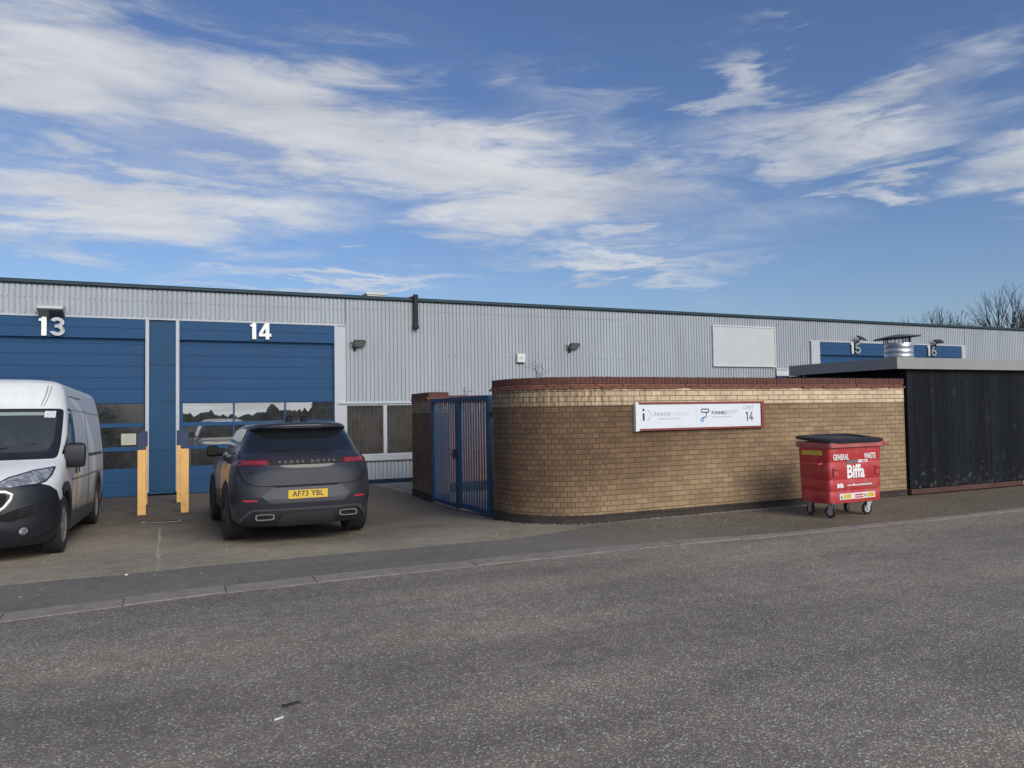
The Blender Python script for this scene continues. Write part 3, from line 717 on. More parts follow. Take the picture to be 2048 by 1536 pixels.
number('16', 27.42, 3.90, .42, CHROME, 'shiny number 16 above the far blue door, right of the flue')

# ---- floodlights
def floodlight(x, z, w, label, dark=True):
    t = thing('floodlight', label, 'floodlight', (x, YB, z), 'floodlights on the grey cladding')
    a = R_(34)                               # lens looks down and out
    M = Matrix.Translation((x, YB-.17, z)) @ Matrix.Rotation(-a+PI/2, 4, 'X')
    hd = MB(); d = .26
    # local: x wide, z lens height, -y lens side
    hd.box(-w/2, w/2, .0, .05, -d/2, d/2, M); hd.box(-w/2+.03, w/2-.03, .05, .085, -d/2+.03, d/2-.03, M)
    hd.build('housing', paint('floodlight_black', (.03, .033, .032), .45, 0, .2, 8), t, bevel=.01)
    MB().box(-w/2+.028, w/2-.028, -.006, 0, -d/2+.025, d/2-.025, M).build('lens', paint('floodlight_lens', (.28, .29, .28), .2, 0, .25, 20), t)
    br = MB(); br.tube([(x-.08, YB, z-.12), (x-.08, YB-.08, z-.12), (x-.08, YB-.13, z-.02)], .014); br.box(x-.12, x-.04, YB-.02, YB, z-.17, z-.07)
    br.tube([(x-.15, YB-.01, z+.03), (x-.2, YB-.03, z+.07), (x-.14, YB-.12, z+.05)], .008)
    br.build('bracket', DKM, t)
floodlight(4.66, 3.62, .33, 'small black floodlight on the grey cladding just right of door 14')
floodlight(11.25, 3.69, .34, 'small black floodlight on the grey cladding above the rounded end of the brick wall')
def spot(x, z, label, lean):
    t = thing('spotlight', label, 'spotlight', (x, YB-.05, z), 'lamps over the far door numbers')
    M = Matrix.Translation((x+.05, YB-.25, z+.12)) @ Matrix.Rotation(R_(-55), 4, 'X') @ Matrix.Rotation(lean, 4, 'Z')
    MB().box(-.17, .17, -.03, .03, -.11, .11, M).build('housing', paint('floodlight_black', (.03, .033, .032), .45), t, bevel=.01)
    MB().tube([(x-.02, YB-.03, z-.08), (x-.02, YB-.14, z-.02), (x+.02, YB-.22, z+.1)], .025).build('bracket', DKM, t)
spot(23.32, 4.16, 'black lamp leaning over the number 15', .2); spot(27.55, 4.14, 'black lamp leaning over the number 16', -.1)
t = thing('bulkhead_light', 'old grey box lamp above the number 13', 'lamp', (-2.44, YB, 4.2))
MB().prism([(0, 4.36), (-.42, 4.33), (-.44, 4.25), (-.40, 4.235), (0, 4.09)], -2.70, -2.18, Matrix(((0, 1, 0, 0), (1, 0, 0, YB), (0, 0, 1, 0), (0, 0, 0, 1)))).build('lamp_hood', paint('aged_aluminium', (.42, .42, .41), .5, .2, .2, 5, .4, (.2, .2, .19)), t, bevel=.012)
MB().prism([(-.03, 4.099), (-.39, 4.229), (-.39, 4.221), (-.03, 4.088)], -2.48, -2.21, Matrix(((0, 1, 0, 0), (1, 0, 0, YB), (0, 0, 1, 0), (0, 0, 0, 1)))).build('lamp_lens', paint('dull_lens', (.10, .105, .105), .35), t)
# ---- alarm box, blank board, small sign
t = thing('alarm_box', 'small square white alarm box on the grey cladding', 'alarm box', (9.5, YB, 3.2))
MB().box(9.375, 9.645, YB-.10, YB-.005, 3.205, 3.465).build('cover', paint('alarm_white', (.62, .62, .58), .5, 0, .05, 6), t, bevel=.018, seg=3)
MB().box(9.41, 9.61, YB-.015, YB, 3.17, 3.44).build('back_plate', DKM, t)
pm = MB()
for k, (dx, h_) in enumerate(((-.07, .05), (-.045, .07), (-.02, .06), (.01, .07), (.04, .045), (.07, .05))): pm.box(9.51+dx-.006, 9.51+dx+.006, YB-.1025, YB-.0995, 3.30, 3.30+h_, )
pm.build('faint_relief', paint('faded_grey_print', (.40, .39, .36), .6), t)
t = thing('blank_sign_board', 'large blank white board high on the grey cladding', 'sign board', (18.0, YB, 3.17))
MB().box(16.69, 19.34, YB-.055, YB-.01, 3.21, 4.53).build('panel', paint('board_white', (.47, .49, .50), .55, 0, .04, 3, .12, (.35, .35, .35)), t)
fr_ = MB(); x0, x1, z0, z1 = 16.64, 19.39, 3.17, 4.57
fr_.box(x0, x1, YB-.075, YB-.005, z1-.045, z1); fr_.box(x0, x1, YB-.075, YB-.005, z0, z0+.045); fr_.box(x0, x0+.045, YB-.073, YB-.005, z0+.045, z1-.045); fr_.box(x1-.045, x1, YB-.073, YB-.005, z0+.045, z1-.045)
fr_.build('frame', paint('board_frame', (.52, .54, .55), .4), t, bevel=.005)
t = thing('small_sign', 'small white sign with a blue lower band behind the wall, beside the shed roof', 'sign', (19.6, YB, 2.4))
MB().box(19.40, 19.93, YB-.07, YB-.01, 2.87, 3.13).build('panel', paint('sign_white', (.52, .53, .53), .6), t)
MB().box(19.40, 19.93, YB-.08, YB-.01, 2.45, 2.87).build('blue_band', DBLUE, t)
random.seed(3)
for k in range(6): lm = MB(); lm.box(19.44+k*.08, 19.44+k*.08+.04+.03*random.random(), YB-.074, YB-.07, 3.05, 3.10); lm.build('print', paint('grey_print', (.2, .2, .22), .6), t)
t = thing('paper_notice', 'yellowed paper notice in the glass of the left blue door', 'notice', (-.88, YB+.07, 1.1))
pb = MB().box(-1.02, -.70, YB+.074, YB+.078, 1.10, 1.37).build('paper', paint('notice_paper', (.45, .43, .34), .7, 0, .06, 8), t)
pb = MB()
for k in range(5): pb.box(-.97+.02*(k % 2), -.76-.03*(k % 3), YB+.0725, YB+.074, 1.15+k*.04, 1.162+k*.04)
pb.build('print', paint('notice_print', (.25, .33, .36), .7), t)
# ------------------------------------------------------------------ bollards
YEL = paint('bollard_yellow', (.78, .46, .17), .6, 0, .06, 4, .45, (.42, .26, .11), spec=.25)
NAVY = paint('bollard_navy', (.014, .035, .095), .5, 0, .1, 4)
def bollard(x, y, label):
    t = thing('bollard', label, 'bollard', (x, y, -.13), 'square posts guarding the blue column')
    MB().box(x-.072, x+.072, y-.072, y+.072, -.2, 1.13).build('post', YEL, t, bevel=.006)
    MB().box(x-.073, x+.073, y-.073, y+.073, 1.13, 1.44).box(x-.074, x+.074, y-.074, y+.074, 1.44, 1.455).build('blue_top', NAVY, t, bevel=.005)
    mb = MB(); mb.lathe([(0, -.132), (.16, -.132), (.14, -.118), (.1, -.112), (0, -.112)], Matrix.Translation((x, y, 0)), 9)
    mb.build('footing', MORT, t)
bollard(-.46, 16.25, 'yellow square post with navy top, front post left of the blue column')
bollard(.30, 16.25, 'yellow square post with navy top, front post right of the column near the car')
bollard(-.475, 18.15, 'yellow square post mostly hidden behind the front left post')
bollard(.245, 18.25, 'yellow square post hidden behind the front right post')

# ------------------------------------------------------------------ company sign on the wall
SW = paint('sign_white_panel', (.66, .70, .76), .35, 0, .02, 3)
SRED = paint('sign_brown_red', (.20, .040, .028), .5, 0, .15, 5)
BLK = paint('print_black', (.02, .022, .025), .5, 0, .02)
GREYP = paint('print_grey', (.33, .34, .36), .5, 0, .02)
PALEP = paint('print_pale', (.60, .57, .62), .5, 0, .02)
PINKP = paint('print_pink_grey', (.52, .44, .52), .5, 0, .02)
SG = thing('company_sign', 'wide white company sign in a brown red frame on the brick wall', 'sign', (8.17, 10.27, 1.41))
ya = 10.215
yaw = math.atan2(.04, 6.95)
SM = Matrix.Translation((6.83, ya, 0)) @ Matrix.Rotation(yaw, 4, 'Z')
def sb(mb, x0, x1, y0, y1, z0, z1): return mb.box(x0, x1, y0, y1, z0, z1, SM)
sb(MB(), .02, 2.60, .0, .03, 1.445, 1.835).build('panel', SW, SG)
m_ = MB(); sb(m_, 0, 2.68, -.012, .06, 1.835, 1.872); sb(m_, 0, 2.68, -.012, .06, 1.41, 1.445); sb(m_, 2.615, 2.68, -.011, .06, 1.4451, 1.8349)
m_.build('frame', SRED, SG, bevel=.005)
m_ = MB().prism([(-.01, 1.40), (.075, 1.415), (.03, 1.46), (.03, 1.82), (.06, 1.855), (-.01, 1.88)], -.018, .055, SM)
m_.build('end_cap', paint('sign_white_cap', (.74, .75, .74), .4), SG, bevel=.004)
sb(MB(), 1.205, 1.211, -.0008, 0, 1.447, 1.833).build('panel_joint', PALEP, SG)
YT = -.0005
def st(body, size, mat, x, z, bold=0, sx=1., align='LEFT', space=1.):
    return text(body, size, mat, SG, SM @ facing(x, YT, z), bold, .0012, 'lettering', sx, align, space)
# logo 1: black i beside an open ring
lg = MB(); lg.prism([(.150+.021*math.cos(a), 1.748+.021*math.sin(a)) for a in np.linspace(0, 2*PI, 17)[:-1]], -.0018, -.0003, SM)
sb(lg, .132, .168, -.0018, -.0003, 1.575, 1.695); lg.build('logo', BLK, SG)
def ringp(mb, cx_, cz_, r, t_, a0, a1, n=24):
    for i in range(n):
        a = R_(a0+(a1-a0)*i/n); b = R_(a0+(a1-a0)*(i+1)/n)
        mb.prism([(cx_+r*math.cos(a), cz_+r*math.sin(a)), (cx_+r*math.cos(b), cz_+r*math.sin(b)), (cx_+(r-t_)*math.cos(b), cz_+(r-t_)*math.sin(b)), (cx_+(r-t_)*math.cos(a), cz_+(r-t_)*math.sin(a))], -.0016, -.0003, SM)
lg = MB(); ringp(lg, .205, 1.665, .09, .018, -80, 80); lg.build('logo_ring', PINKP, SG)
st('INNOV8', .085, GREYP, .345, 1.672, .0006, 1.06); st('DISPLAYS', .085, PALEP, .70, 1.672, 0, 1.02)
st('Displays with a Difference', .04, GREYP, .44, 1.60, -.0002, 1.05)
for x0, x1, z in ((.17, .40, 1.466), (.76, 1.12, 1.472)): st('. '*int((x1-x0)/.017), .03, GREYP, x0, z, .0006)
# logo 2: a bent pipe drawn in blue to navy
NAVYP = paint('print_navy', (.035, .03, .07), .5, 0, .02); BLUEP = paint('print_blue', (.08, .22, .50), .5, 0, .02); MIDP = paint('print_mid_blue', (.06, .10, .25), .5, 0, .02)
lg = MB(); ringp(lg, 1.335, 1.720, .036, .019, 90, 270); lg.build('logo_curve', MIDP, SG)
lg = MB(); sb(lg, 1.335, 1.445, -.0016, -.0003, 1.737, 1.756); sb(lg, 1.335, 1.445, -.0016, -.0003, 1.684, 1.703); ringp(lg, 1.445, 1.720, .036, .019, -90, 90); lg.build('logo_bar', NAVYP, SG)
lg = MB(); sb(lg, 1.405, 1.424, -.0016, -.0003, 1.645, 1.684); ringp(lg, 1.375, 1.645, .049, .019, -90, 0); sb(lg, 1.345, 1.376, -.0016, -.0003, 1.596, 1.615); lg.build('logo_tail', MIDP, SG)
lg = MB(); ringp(lg, 1.325, 1.568, .038, .019, 0, 360); sb(lg, 1.345, 1.363, -.0016, -.0003, 1.56, 1.612); lg.build('logo_loop', BLUEP, SG)
st('FUNNEL', .078, BLK, 1.525, 1.680, .0012, 1.06); st('BOOST', .078, GREYP, 1.82, 1.688, -.0006, 1.08)
st('lead generation experts for', .037, GREYP, 1.54, 1.615, -.0002, 1.0)
for x0, x1, z in ((1.30, 1.47, 1.462), (1.75, 2.08, 1.478)): st('. '*int((x1-x0)/.017), .03, GREYP, x0, z, .0006)
st('UNIT', .105, GREYP, 2.335, 1.762, -.001, 1.0, 'CENTER'); lg = MB(); z_ = 1.535
lg.prism([(2.262, z_+.118), (2.262, z_+.134), (2.292, z_+.152), (2.312, z_+.152), (2.312, z_), (2.290, z_), (2.290, z_+.126)], -.0018, -.0003, SM); lg.build('lettering', BLK, SG)
lg = MB(); lg.prism([(2.335, z_+.036), (2.395, z_+.152), (2.421, z_+.152), (2.362, z_+.054), (2.392, z_+.054), (2.392, z_+.086), (2.413, z_+.086), (2.413, z_+.054), (2.433, z_+.054), (2.433, z_+.036), (2.413, z_+.036), (2.413, z_), (2.392, z_), (2.392, z_+.036)], -.0018, -.0003, SM); lg.build('lettering', BLK, SG)

# ------------------------------------------------------------------ waste container
BRED = paint('bin_red', (.44, .030, .034), .42, 0, .14, 2.5, .55, (.42, .17, .15), coat=.15)
BLID = paint('bin_black_lid', (.018, .019, .021), .42, 0, .15, 5)
STEEL = paint('zinc_steel', (.45, .46, .46), .4, .7, .15, 9)
RUB = paint('black_rubber', (.014, .014, .014), .75, 0, .2, 9)
SWH = paint('sticker_white', (.72, .70, .68), .5, 0, .05, 12)
SYE = paint('sticker_yellow', (.60, .42, .05), .5, 0, .08, 9)
SGR = paint('sticker_grey', (.14, .15, .16), .5, 0, .2, 20)
SRE = paint('sticker_red', (.45, .05, .06), .5)
BIN = thing('waste_container', 'red four wheeled general waste bin with black lid against the brick wall', 'waste bin', (9.955, 9.02, 0), rot=(0, 0, R_(2.5)))
BI = BIN.matrix_basis
w2, d2 = .605, .32            # half size at the top
def bm_box(zs):
    """tapered tub through (z, half width, half depth, bulge) rings with rounded corners"""
    vs, fs = [], []; n = 24
    for z, a, b in zs:
        for k in range(n):
            t = 2*PI*(k+.5)/n; c, s = math.cos(t), math.sin(t); e = .13
            vs.append((a*math.copysign(abs(c)**e, c), b*math.copysign(abs(s)**e, s), z))
    for i in range(len(zs)-1):
        for k in range(n): fs.append((i*n+k, i*n+(k+1) % n, (i+1)*n+(k+1) % n, (i+1)*n+k))
    fs.append(tuple(range(n-1, -1, -1))); fs.append(tuple((len(zs)-1)*n+k for k in range(n)))
    return MB().add(vs, fs)
ZB = .235
prof = []
for z, k in ((.235, 0), (.25, .012), (.40, .016), (.415, .004), (.432, .004), (.447, .018), (.58, .02), (.595, .006), (.612, .006), (.627, .02), (.87, .022), (.884, .012), (.897, .022), (1.10, .024), (1.13, .024)):
    s_ = .95+.05*(z-.235)/.9
    k *= .55; prof.append((max(z, ZB+(z-.235)*.8) if z < .4 else z, w2*(.985+.015*(z-.235)/.9)+k-.012, d2*s_+k-.012))
bm_box(prof).build('body', BRED, BIN, smooth=True, sharp=50, world=False)
rim = bm_box([(1.105, w2+.012, d2+.035), (1.115, w2+.018, d2+.05), (1.185, w2+.018, d2+.05), (1.195, w2+.012, d2+.035)])
rim.tube([(w2, -d2-.02, 1.15), (w2+.12, -d2-.02, 1.15)], .03); rim.tube([(-w2+.1, -d2+.1, 1.15), (-w2+.0, -d2+.1, 1.15)], .03)
rim.build('rim', paint('bin_faded_red', (.40, .085, .085), .5, 0, .15, 4, .45, (.40, .26, .25)), BIN, smooth=True, sharp=50, world=False)
# lid: low dome leaning to the front with a sunken middle
LM = Matrix.Translation((0, .0, 1.195)) @ Matrix.Rotation(R_(5.2), 4, 'X')
ld = MB(); n = 28
rings = [(w2+.05, d2+.065, -.015), (w2+.055, d2+.07, .025), (w2+.03, d2+.045, .038), (w2-.10, d2-.05, .055), (w2-.14, d2-.08, .053), (w2-.16, d2-.10, .030), (w2-.45, d2-.25, .032)]
vs, fs = [], []
for a, b, z in rings:
    for k in range(n):
        t = 2*PI*(k+.5)/n; c, s = math.cos(t), math.sin(t); e = .28
        vs.append(tuple(LM @ Vector((a*math.copysign(abs(c)**e, c), b*math.copysign(abs(s)**e, s), z+.03))))
for i in range(len(rings)-1):
    for k in range(n): fs.append((i*n+k, i*n+(k+1) % n, (i+1)*n+(k+1) % n, (i+1)*n+k))
fs.append(tuple(range(n-1, -1, -1))); fs.append(tuple((len(rings)-1)*n+k for k in range(n)))
lid = ld.add(vs, fs).build('lid', BLID, BIN, smooth=True, sharp=45, world=False)
for x in (-.35, 0, .35): hb = MB(); hb.tube([(x-.08, d2+.06, 1.24), (x+.08, d2+.06, 1.24)], .03); hb.build('hinge', BLID, BIN, world=False)
for x in (-.52, .44):
    m_ = MB(); m_.box(x-.02, x+.10, -d2-.012, -d2+.03, .66, .80); m_.tube([(x-.01, -d2-.03, .77), (x+.09, -d2-.03, .77)], .012)
    m_.build('lift_pocket', BRED, BIN, bevel=.008, world=False)
m_ = MB().tube([(-w2+.0, -.17, .86), (-w2-.06, -.15, .85), (-w2-.06, .15, .85), (-w2+.0, .17, .86)], .014); m_.build('handle', BRED, BIN, world=False)
def caster(x, y, ang):
    t = MB(); M = Matrix.Translation((x, y, .098)) @ Matrix.Rotation(ang, 4, 'Z') @ Matrix.Diagonal((.86, .9, 1.0, 1))
    MX = M @ Matrix.Translation((.03, 0, 0)) @ Matrix.Rotation(PI/2, 4, 'X')
    fk = MB()
    for s in (-1, 1): fk.prism([(-.05, .12), (.05, .12), (.055, .02), (.03, -.02), (.0, -.01)], s*.032-.004, s*.032+.004, M)
    fk.box(-.055, .055, -.036, .036, .115, .13, M); fk.lathe([(0, .128), (.03, .128), (.03, .14), (0, .14)], M, 12)
    f = fk.build('caster_fork', STEEL, BIN, world=False)
    MB().lathe([(.062, -.024), (.09, -.024), (.098, -.015), (.098, .015), (.09, .024), (.062, .024)], MX, 24, True).build('caster_tyre', RUB, f, world=False, smooth=True)
    MB().lathe([(0, -.02), (.061, -.02), (.061, .02), (0, .02)], MX, 16).build('caster_hub', STEEL, f, world=False)
for x, y, a in ((-.45, -.20, R_(100)), (.39, -.20, R_(165)), (-.42, .22, R_(80)), (.38, .22, R_(20))): caster(x, y, a)
def bt_(body, size, x, z, bold, sx, mat=None, yo=0): return text(body, size, mat or WHITE, BIN, BI @ facing(x, -d2*(.95+.05*(z-.235)/.9)-.0055-yo, z), bold, .0015, 'lettering', sx)
def stick(x0, x1, z0, z1, mat, nm, lift=.0):
    y = lambda z: -(d2*(.95+.05*(z-.235)/.9)) - .004 - lift
    mb = MB(); a, b = y(z0), y(z1)
    mb.add([(x0, a-.002, z0), (x1, a-.002, z0), (x1, b-.002, z1), (x0, b-.002, z1), (x0, a+.003, z0), (x1, a+.003, z0), (x1, b+.003, z1), (x0, b+.003, z1)],
           [(0, 1, 2, 3), (7, 6, 5, 4), (0, 4, 5, 1), (1, 5, 6, 2), (2, 6, 7, 3), (3, 7, 4, 0)])
    return mb.build(nm, mat, BIN, world=False)
bt_('GENERAL', .125, -.36, .955, .0022, .66); bt_('WASTE', .125, .31, .955, .0022, .66)
bt_('Biffa', .285, -.03, .715, .0085, .84)
bt_('Biffa', .09, -.385, .51, .004, .95); bt_('www.biffa.co.uk/wasteservices', .045, .065, .512, .0012, 1.05)
stick(-.24, .02, .855, .90, SGR, 'sticker'); stick(.03, .25, .86, .905, SWH, 'sticker'); stick(.12, .21, .87, .89, SRE, 'sticker_print', .003)
stick(-.40, .42, .29, .385, SWH, 'sticker')
stick(-.31, -.14, .305, .37, SYE, 'sticker_print', .003); stick(.23, .40, .305, .37, SYE, 'sticker_print', .003); stick(-.05, .14, .305, .325, SRE, 'sticker_print', .003); stick(-.05, .14, .34, .362, SRE, 'sticker_print', .003); stick(-.375, -.345, .305, .355, SGR, 'sticker_print', .003); stick(.165, .20, .315, .355, SGR, 'sticker_print', .003)
MB().box(-w2-.012, -w2+.03, -.17, .22, .99, 1.06).build('side_sticker', SYE, BIN, world=False)

# ------------------------------------------------------------------ black timber shed
def plank_mat():
    m, nt, b, out = new_mat('black_stained_boards'); w = wpos(nt)
    s = N(nt, 'SeparateXYZ'); L(nt, w[0], w[1], s, 0)
    xy = math_(nt, 'ADD', (s, 0), (s, 1)); q = math_(nt, 'DIVIDE', (xy, 0), .165); fl = math_(nt, 'FLOOR', (q, 0))
    wn = N(nt, 'TexWhiteNoise', noise_dimensions='1D'); L(nt, fl, 0, wn, 'W')
    st_ = noise(nt, scalev(nt, w, (14, 14, .8)), 1.6, 6, .62); sr = ramp(nt, [(.3, (.004, .0055, .0085)), (.55, (.0075, .0095, .013)), (.8, (.017, .019, .022))]); L(nt, st_, 0, sr, 0)
    wr = ramp(nt, [(0, .75), (1, 1.3)]); L(nt, wn, 0, wr, 0)
    c1 = mixc(nt, 1, (sr, 0), (wr, 0), 'MULTIPLY')
    # knots and worn pale flecks low down
    kv = N(nt, 'TexVoronoi'); kv.inputs['Scale'].default_value = 1.9; L(nt, scalev(nt, w, (1.3, 1.3, .8))[0], 0, kv, 'Vector')
    kr = ramp(nt, [(.03, 1), (.075, 0)]); L(nt, kv, 'Distance', kr, 0); c2 = mixc(nt, (kr, 0), (c1, 2), (.003, .003, .004))
    kr2 = ramp(nt, [(.06, 0), (.085, .5), (.12, 0)]); L(nt, kv, 'Distance', kr2, 0); c2 = mixc(nt, (kr2, 0), (c2, 2), (.07, .072, .075))
    pf = noise(nt, w, 11, 6, .7); pz = N(nt, 'MapRange'); L(nt, s, 2, pz, 0); pz.inputs[1].default_value = .1; pz.inputs[2].default_value = 1.0; pz.inputs[3].default_value = .16; pz.inputs[4].default_value = 0
    pa = math_(nt, 'ADD', (pf, 0), (pz, 0)); pr = ramp(nt, [(.68, 0), (.78, .7)]); L(nt, pa, 0, pr, 0)
    c3 = mixc(nt, (pr, 0), (c2, 2), (.09, .092, .09)); L(nt, c3, 2, b, 'Base Color')
    b.inputs['Roughness'].default_value = .75; b.inputs['Specular IOR Level'].default_value = .15
    bump(nt, b, (st_, 0), .3, .006); return m
PLK = plank_mat()
FASC = paint('grey_aluminium_fascia', (.27, .265, .255), .5, .1, .06, 2, .15, (.2, .2, .19))
FASC2 = FASC
SH = thing('timber_shed', 'black boarded shed with a flat roof and grey metal fascia', 'shed', (17, 11.5, 0))
sx0, sy0, sx1 = 13.17, 10.25, 23.
random.seed(5)
def boards(p0, p1, z0f, z1f, nrm, name):
    """upright boards from p0 to p1"""
    mb = MB(); a = Vector(p0); b = Vector(p1); ln = (b-a).length; t = (b-a)/ln; k = 0; d = 0
    while d < ln:
        l = min(.165, ln-d); o = random.uniform(0, .004)
        M = Matrix(((t.x, -nrm[0], 0, a.x+t.x*d), (t.y, -nrm[1], 0, a.y+t.y*d), (0, 0, 1, 0), (0, 0, 0, 1)))
        mb.box(.0005, l-.001, -o, .03, z0f(d)+random.uniform(-.01, .01), z1f(d), M); d += .165
    return mb.build(name, PLK, SH, bevel=.003)
boards((sx0, sy0), (sx1, sy0), lambda d: .125, lambda d: 2.46, (0, -1), 'front_boards')
boards((13.17, 12.9), (13.17, sy0+.035), lambda d: .1, lambda d: 2.46, (-1, 0), 'side_boards')
boards((13.17, 14.4), (13.17, 12.92), lambda d: .1, lambda d: 2.47, (-1, 0), 'side_boards')
MB().box(13.22, sx1, sy0+.05, 14.4, .0, 2.44).build('shed_core', DARKIN, SH)
RB = paint('red_brown_sill', (.075, .030, .022), .8, 0, .3, 4, .5, (.05, .04, .035))
MB().box(sx0, sx1, sy0-.03, sy0+.05, .02, .118).build('base_rail', RB, SH, bevel=.006)
MB().box(16.62, 16.80, sy0-.033, sy0-.029, .035, .11).build('bare_patch', paint('bare_mortar', (.34, .31, .26), .9, 0, .2, 14), SH)
# roof tray with fascia of four mitred lengths
rx0, rx1, ry0, ry1, rz0, rz1 = 12.76, 23.3, 10.12, 12.9, 2.465, 2.69
MB().box(rx0+.03, rx1-.03, ry0+.03, ry1-.03, rz0+.02, rz1-.025).build('roof', ROOFM, SH)
MB().box(rx0, rx1, ry0, ry0+.028, rz0, rz1).box(rx0, rx1, ry0+.028, ry0+.09, rz1-.018, rz1).build('front_fascia', FASC, SH, bevel=.004)
MB().box(rx0, rx0+.028, ry0+.03, ry1, rz0, rz1-.002).box(rx0+.028, rx0+.09, ry0+.092, ry1, rz1-.02, rz1-.002).build('side_fascia', FASC2, SH, bevel=.004)
MB().box(rx0+.03, rx1, ry1-.028, ry1-.001, rz0, rz1-.003).build('rear_fascia', FASC, SH)
# flue
FX, FY = 14.32, 11.35; r_ = .285
GALV = paint('galvanised_flue', (.52, .54, .55), .34, .75, .08, 3, .2, (.35, .36, .37))
ch = MB(); ch.lathe([(0, 2.66), (r_+.01, 2.66), (r_+.01, 2.70), (r_, 2.71), (r_, 2.79), (r_+.008, 2.80), (r_, 2.81), (r_, 2.89), (r_+.008, 2.90), (r_, 2.91), (r_, 3.0), (r_+.008, 3.01), (r_, 3.02), (r_, 3.10), (r_-.02, 3.10), (r_-.02, 2.68)], Matrix.Translation((FX, FY, 0)) @ Matrix.Rotation(R_(1), 4, 'Y'), 40)
cho = ch.build('chimney', GALV, SH, smooth=True, sharp=50)
cp = MB(); CM = Matrix.Translation((FX, FY, 3.24)) @ Matrix.Rotation(R_(-3.2), 4, 'Y') @ Matrix.Rotation(R_(-2), 4, 'X')
cp.lathe([(0, .05), (.12, .04), (.46, -.015), (.47, -.03), (.45, -.03), (.1, .015), (0, .02)], CM, 40)
cp.build('chimney_cap', paint('dull_cap', (.10, .11, .115), .5, .5), cho, smooth=True, sharp=40)
sp = MB()
for k in range(22):
    a = 2*PI*k/22; sp.tube([(FX+.262*math.cos(a), FY+.262*math.sin(a), 3.08), (FX+.262*math.cos(a), FY+.262*math.sin(a), 3.23)], .006 if k % 5 else .014, 5)
sp.build('bird_guard', DKM, cho)

# ------------------------------------------------------------------ bare trees behind the building
BARK = paint('bark', (.040, .038, .036), .9, 0, .3, 8)
def bare_tree(loc, height, spread, label, seed, stems=5, levels=5, r0=.22, split=.35):
    random.seed(seed); t = thing('bare_tree', label, 'tree', loc, 'leafless trees behind the building')
    tr, cr = MB(), MB()
    def grow(p, d, l, r, lv):
        n = 3; pts = [p]; rs = [r]; q = p.copy(); dd = d.copy()
        for i in range(n):
            dd = (dd + Vector((random.gauss(0, .10), random.gauss(0, .10), .04 if lv < 3 else .01+random.gauss(0, .05)))).normalized()
            q = q + dd*l/n; pts.append(q.copy()); rs.append(r*(1-.4*(i+1)/n))
        (tr if lv == 0 else cr).tube(pts, [max(q_*1.25, .0135) for q_ in rs], 6 if lv < 2 else (4 if lv < 4 else 3), cap=(lv == 0))
        if lv >= levels: return
        k = 3 if lv < 2 else (3 if random.random() < .55 else 2)
        for i in range(k):
            j = n if i == 0 else random.randint(1, n)
            ax = dd.orthogonal(); ax.rotate(Matrix.Rotation(random.uniform(0, 2*PI), 3, dd))
            nd = dd.copy(); nd.rotate(Matrix.Rotation((.14 if i == 0 else random.uniform(.3, .62)), 3, ax)); nd = (nd+Vector((0, 0, .16))).normalized()
            grow(pts[j].copy(), nd, l*random.uniform(.68, .88), rs[j]*(.88 if i == 0 else .70), lv+1)
    L0 = height*.205
    for s in range(stems):
        a = 2*PI*s/stems+random.uniform(-.4, .4); sp_ = spread*random.uniform(.15, 1)
        d = Vector((math.cos(a)*sp_, math.sin(a)*sp_, 1)).normalized()
        grow(Vector(loc)+Vector((0, 0, height*.26)), d, L0, r0, 1)
    tr.tube([Vector(loc), Vector(loc)+Vector((.05, 0, height*.14)), Vector(loc)+Vector((0, .03, height*.28))], [r0*2.1, r0*1.7, r0*1.5], 10)
    zq = sorted(p[2] for p in cr.v); zt = zq[int(len(zq)*.992)]; k = min(1.35, height/(zt-loc[2]))
    for mb in (tr, cr): mb.v = [(p[0], p[1], loc[2]+(p[2]-loc[2])*k) for p in mb.v]
    tr.build('trunk', BARK, t); cr.build('crown', BARK, t)
bare_tree((67.7, 42.5, -.16), 12.1, .44, 'tall leafless tree standing highest above the far roof edge', 11, 6, 5, .19)
bare_tree((72.6, 43.5, -.16), 10.2, .5, 'leafless tree at the right edge of the view beside the tallest tree', 4, 5, 5, .13)
bare_tree((59.2, 42.0, -.16), 9.8, .4, 'slender leafless tree just showing over the middle of the far roof', 23, 6, 5, .09)
bare_tree((56.4, 42.5, -.16), 8.95, .6, 'low bushy leafless tree showing least over the roof, leftmost of the trees', 31, 6, 5, .07)
bare_tree((61.3, 42.5, -.16), 9.0, .35, 'low leafless tree between the slender tree and the tallest tree', 37, 6, 5, .07)
# far tree belt across the road, behind the camera (seen only in the glass)
random.seed(2); mb = MB()
for k in range(420):
    x = random.uniform(-170, 170); y = -165+random.uniform(-10, 10); h = 2.3+.5*math.sin(x*.06)+.45*math.sin(x*.21+1)+(random.uniform(1, 2.2) if random.random() < .12 else random.uniform(-.3, .3)); rr = random.uniform(.9, 2.2)
    vs = []
    for a in range(7):
        for b_, hh in ((1, .0), (1.15, .35), (.85, .7), (.2, 1)): vs.append((x+rr*b_*math.cos(a*2*PI/7)*random.uniform(.8, 1.2), y+rr*b_*math.sin(a*2*PI/7), -.03+h*hh*random.uniform(.9, 1.05)))
    fs = [(a*4+i, ((a+1) % 7)*4+i, ((a+1) % 7)*4+i+1, a*4+i+1) for a in range(7) for i in range(3)]
    mb.add(vs, fs)
o = mb.build('tree_belt', paint('far_trees', (.035, .035, .025), .95, 0, .4, .5)); o['kind'] = 'stuff'

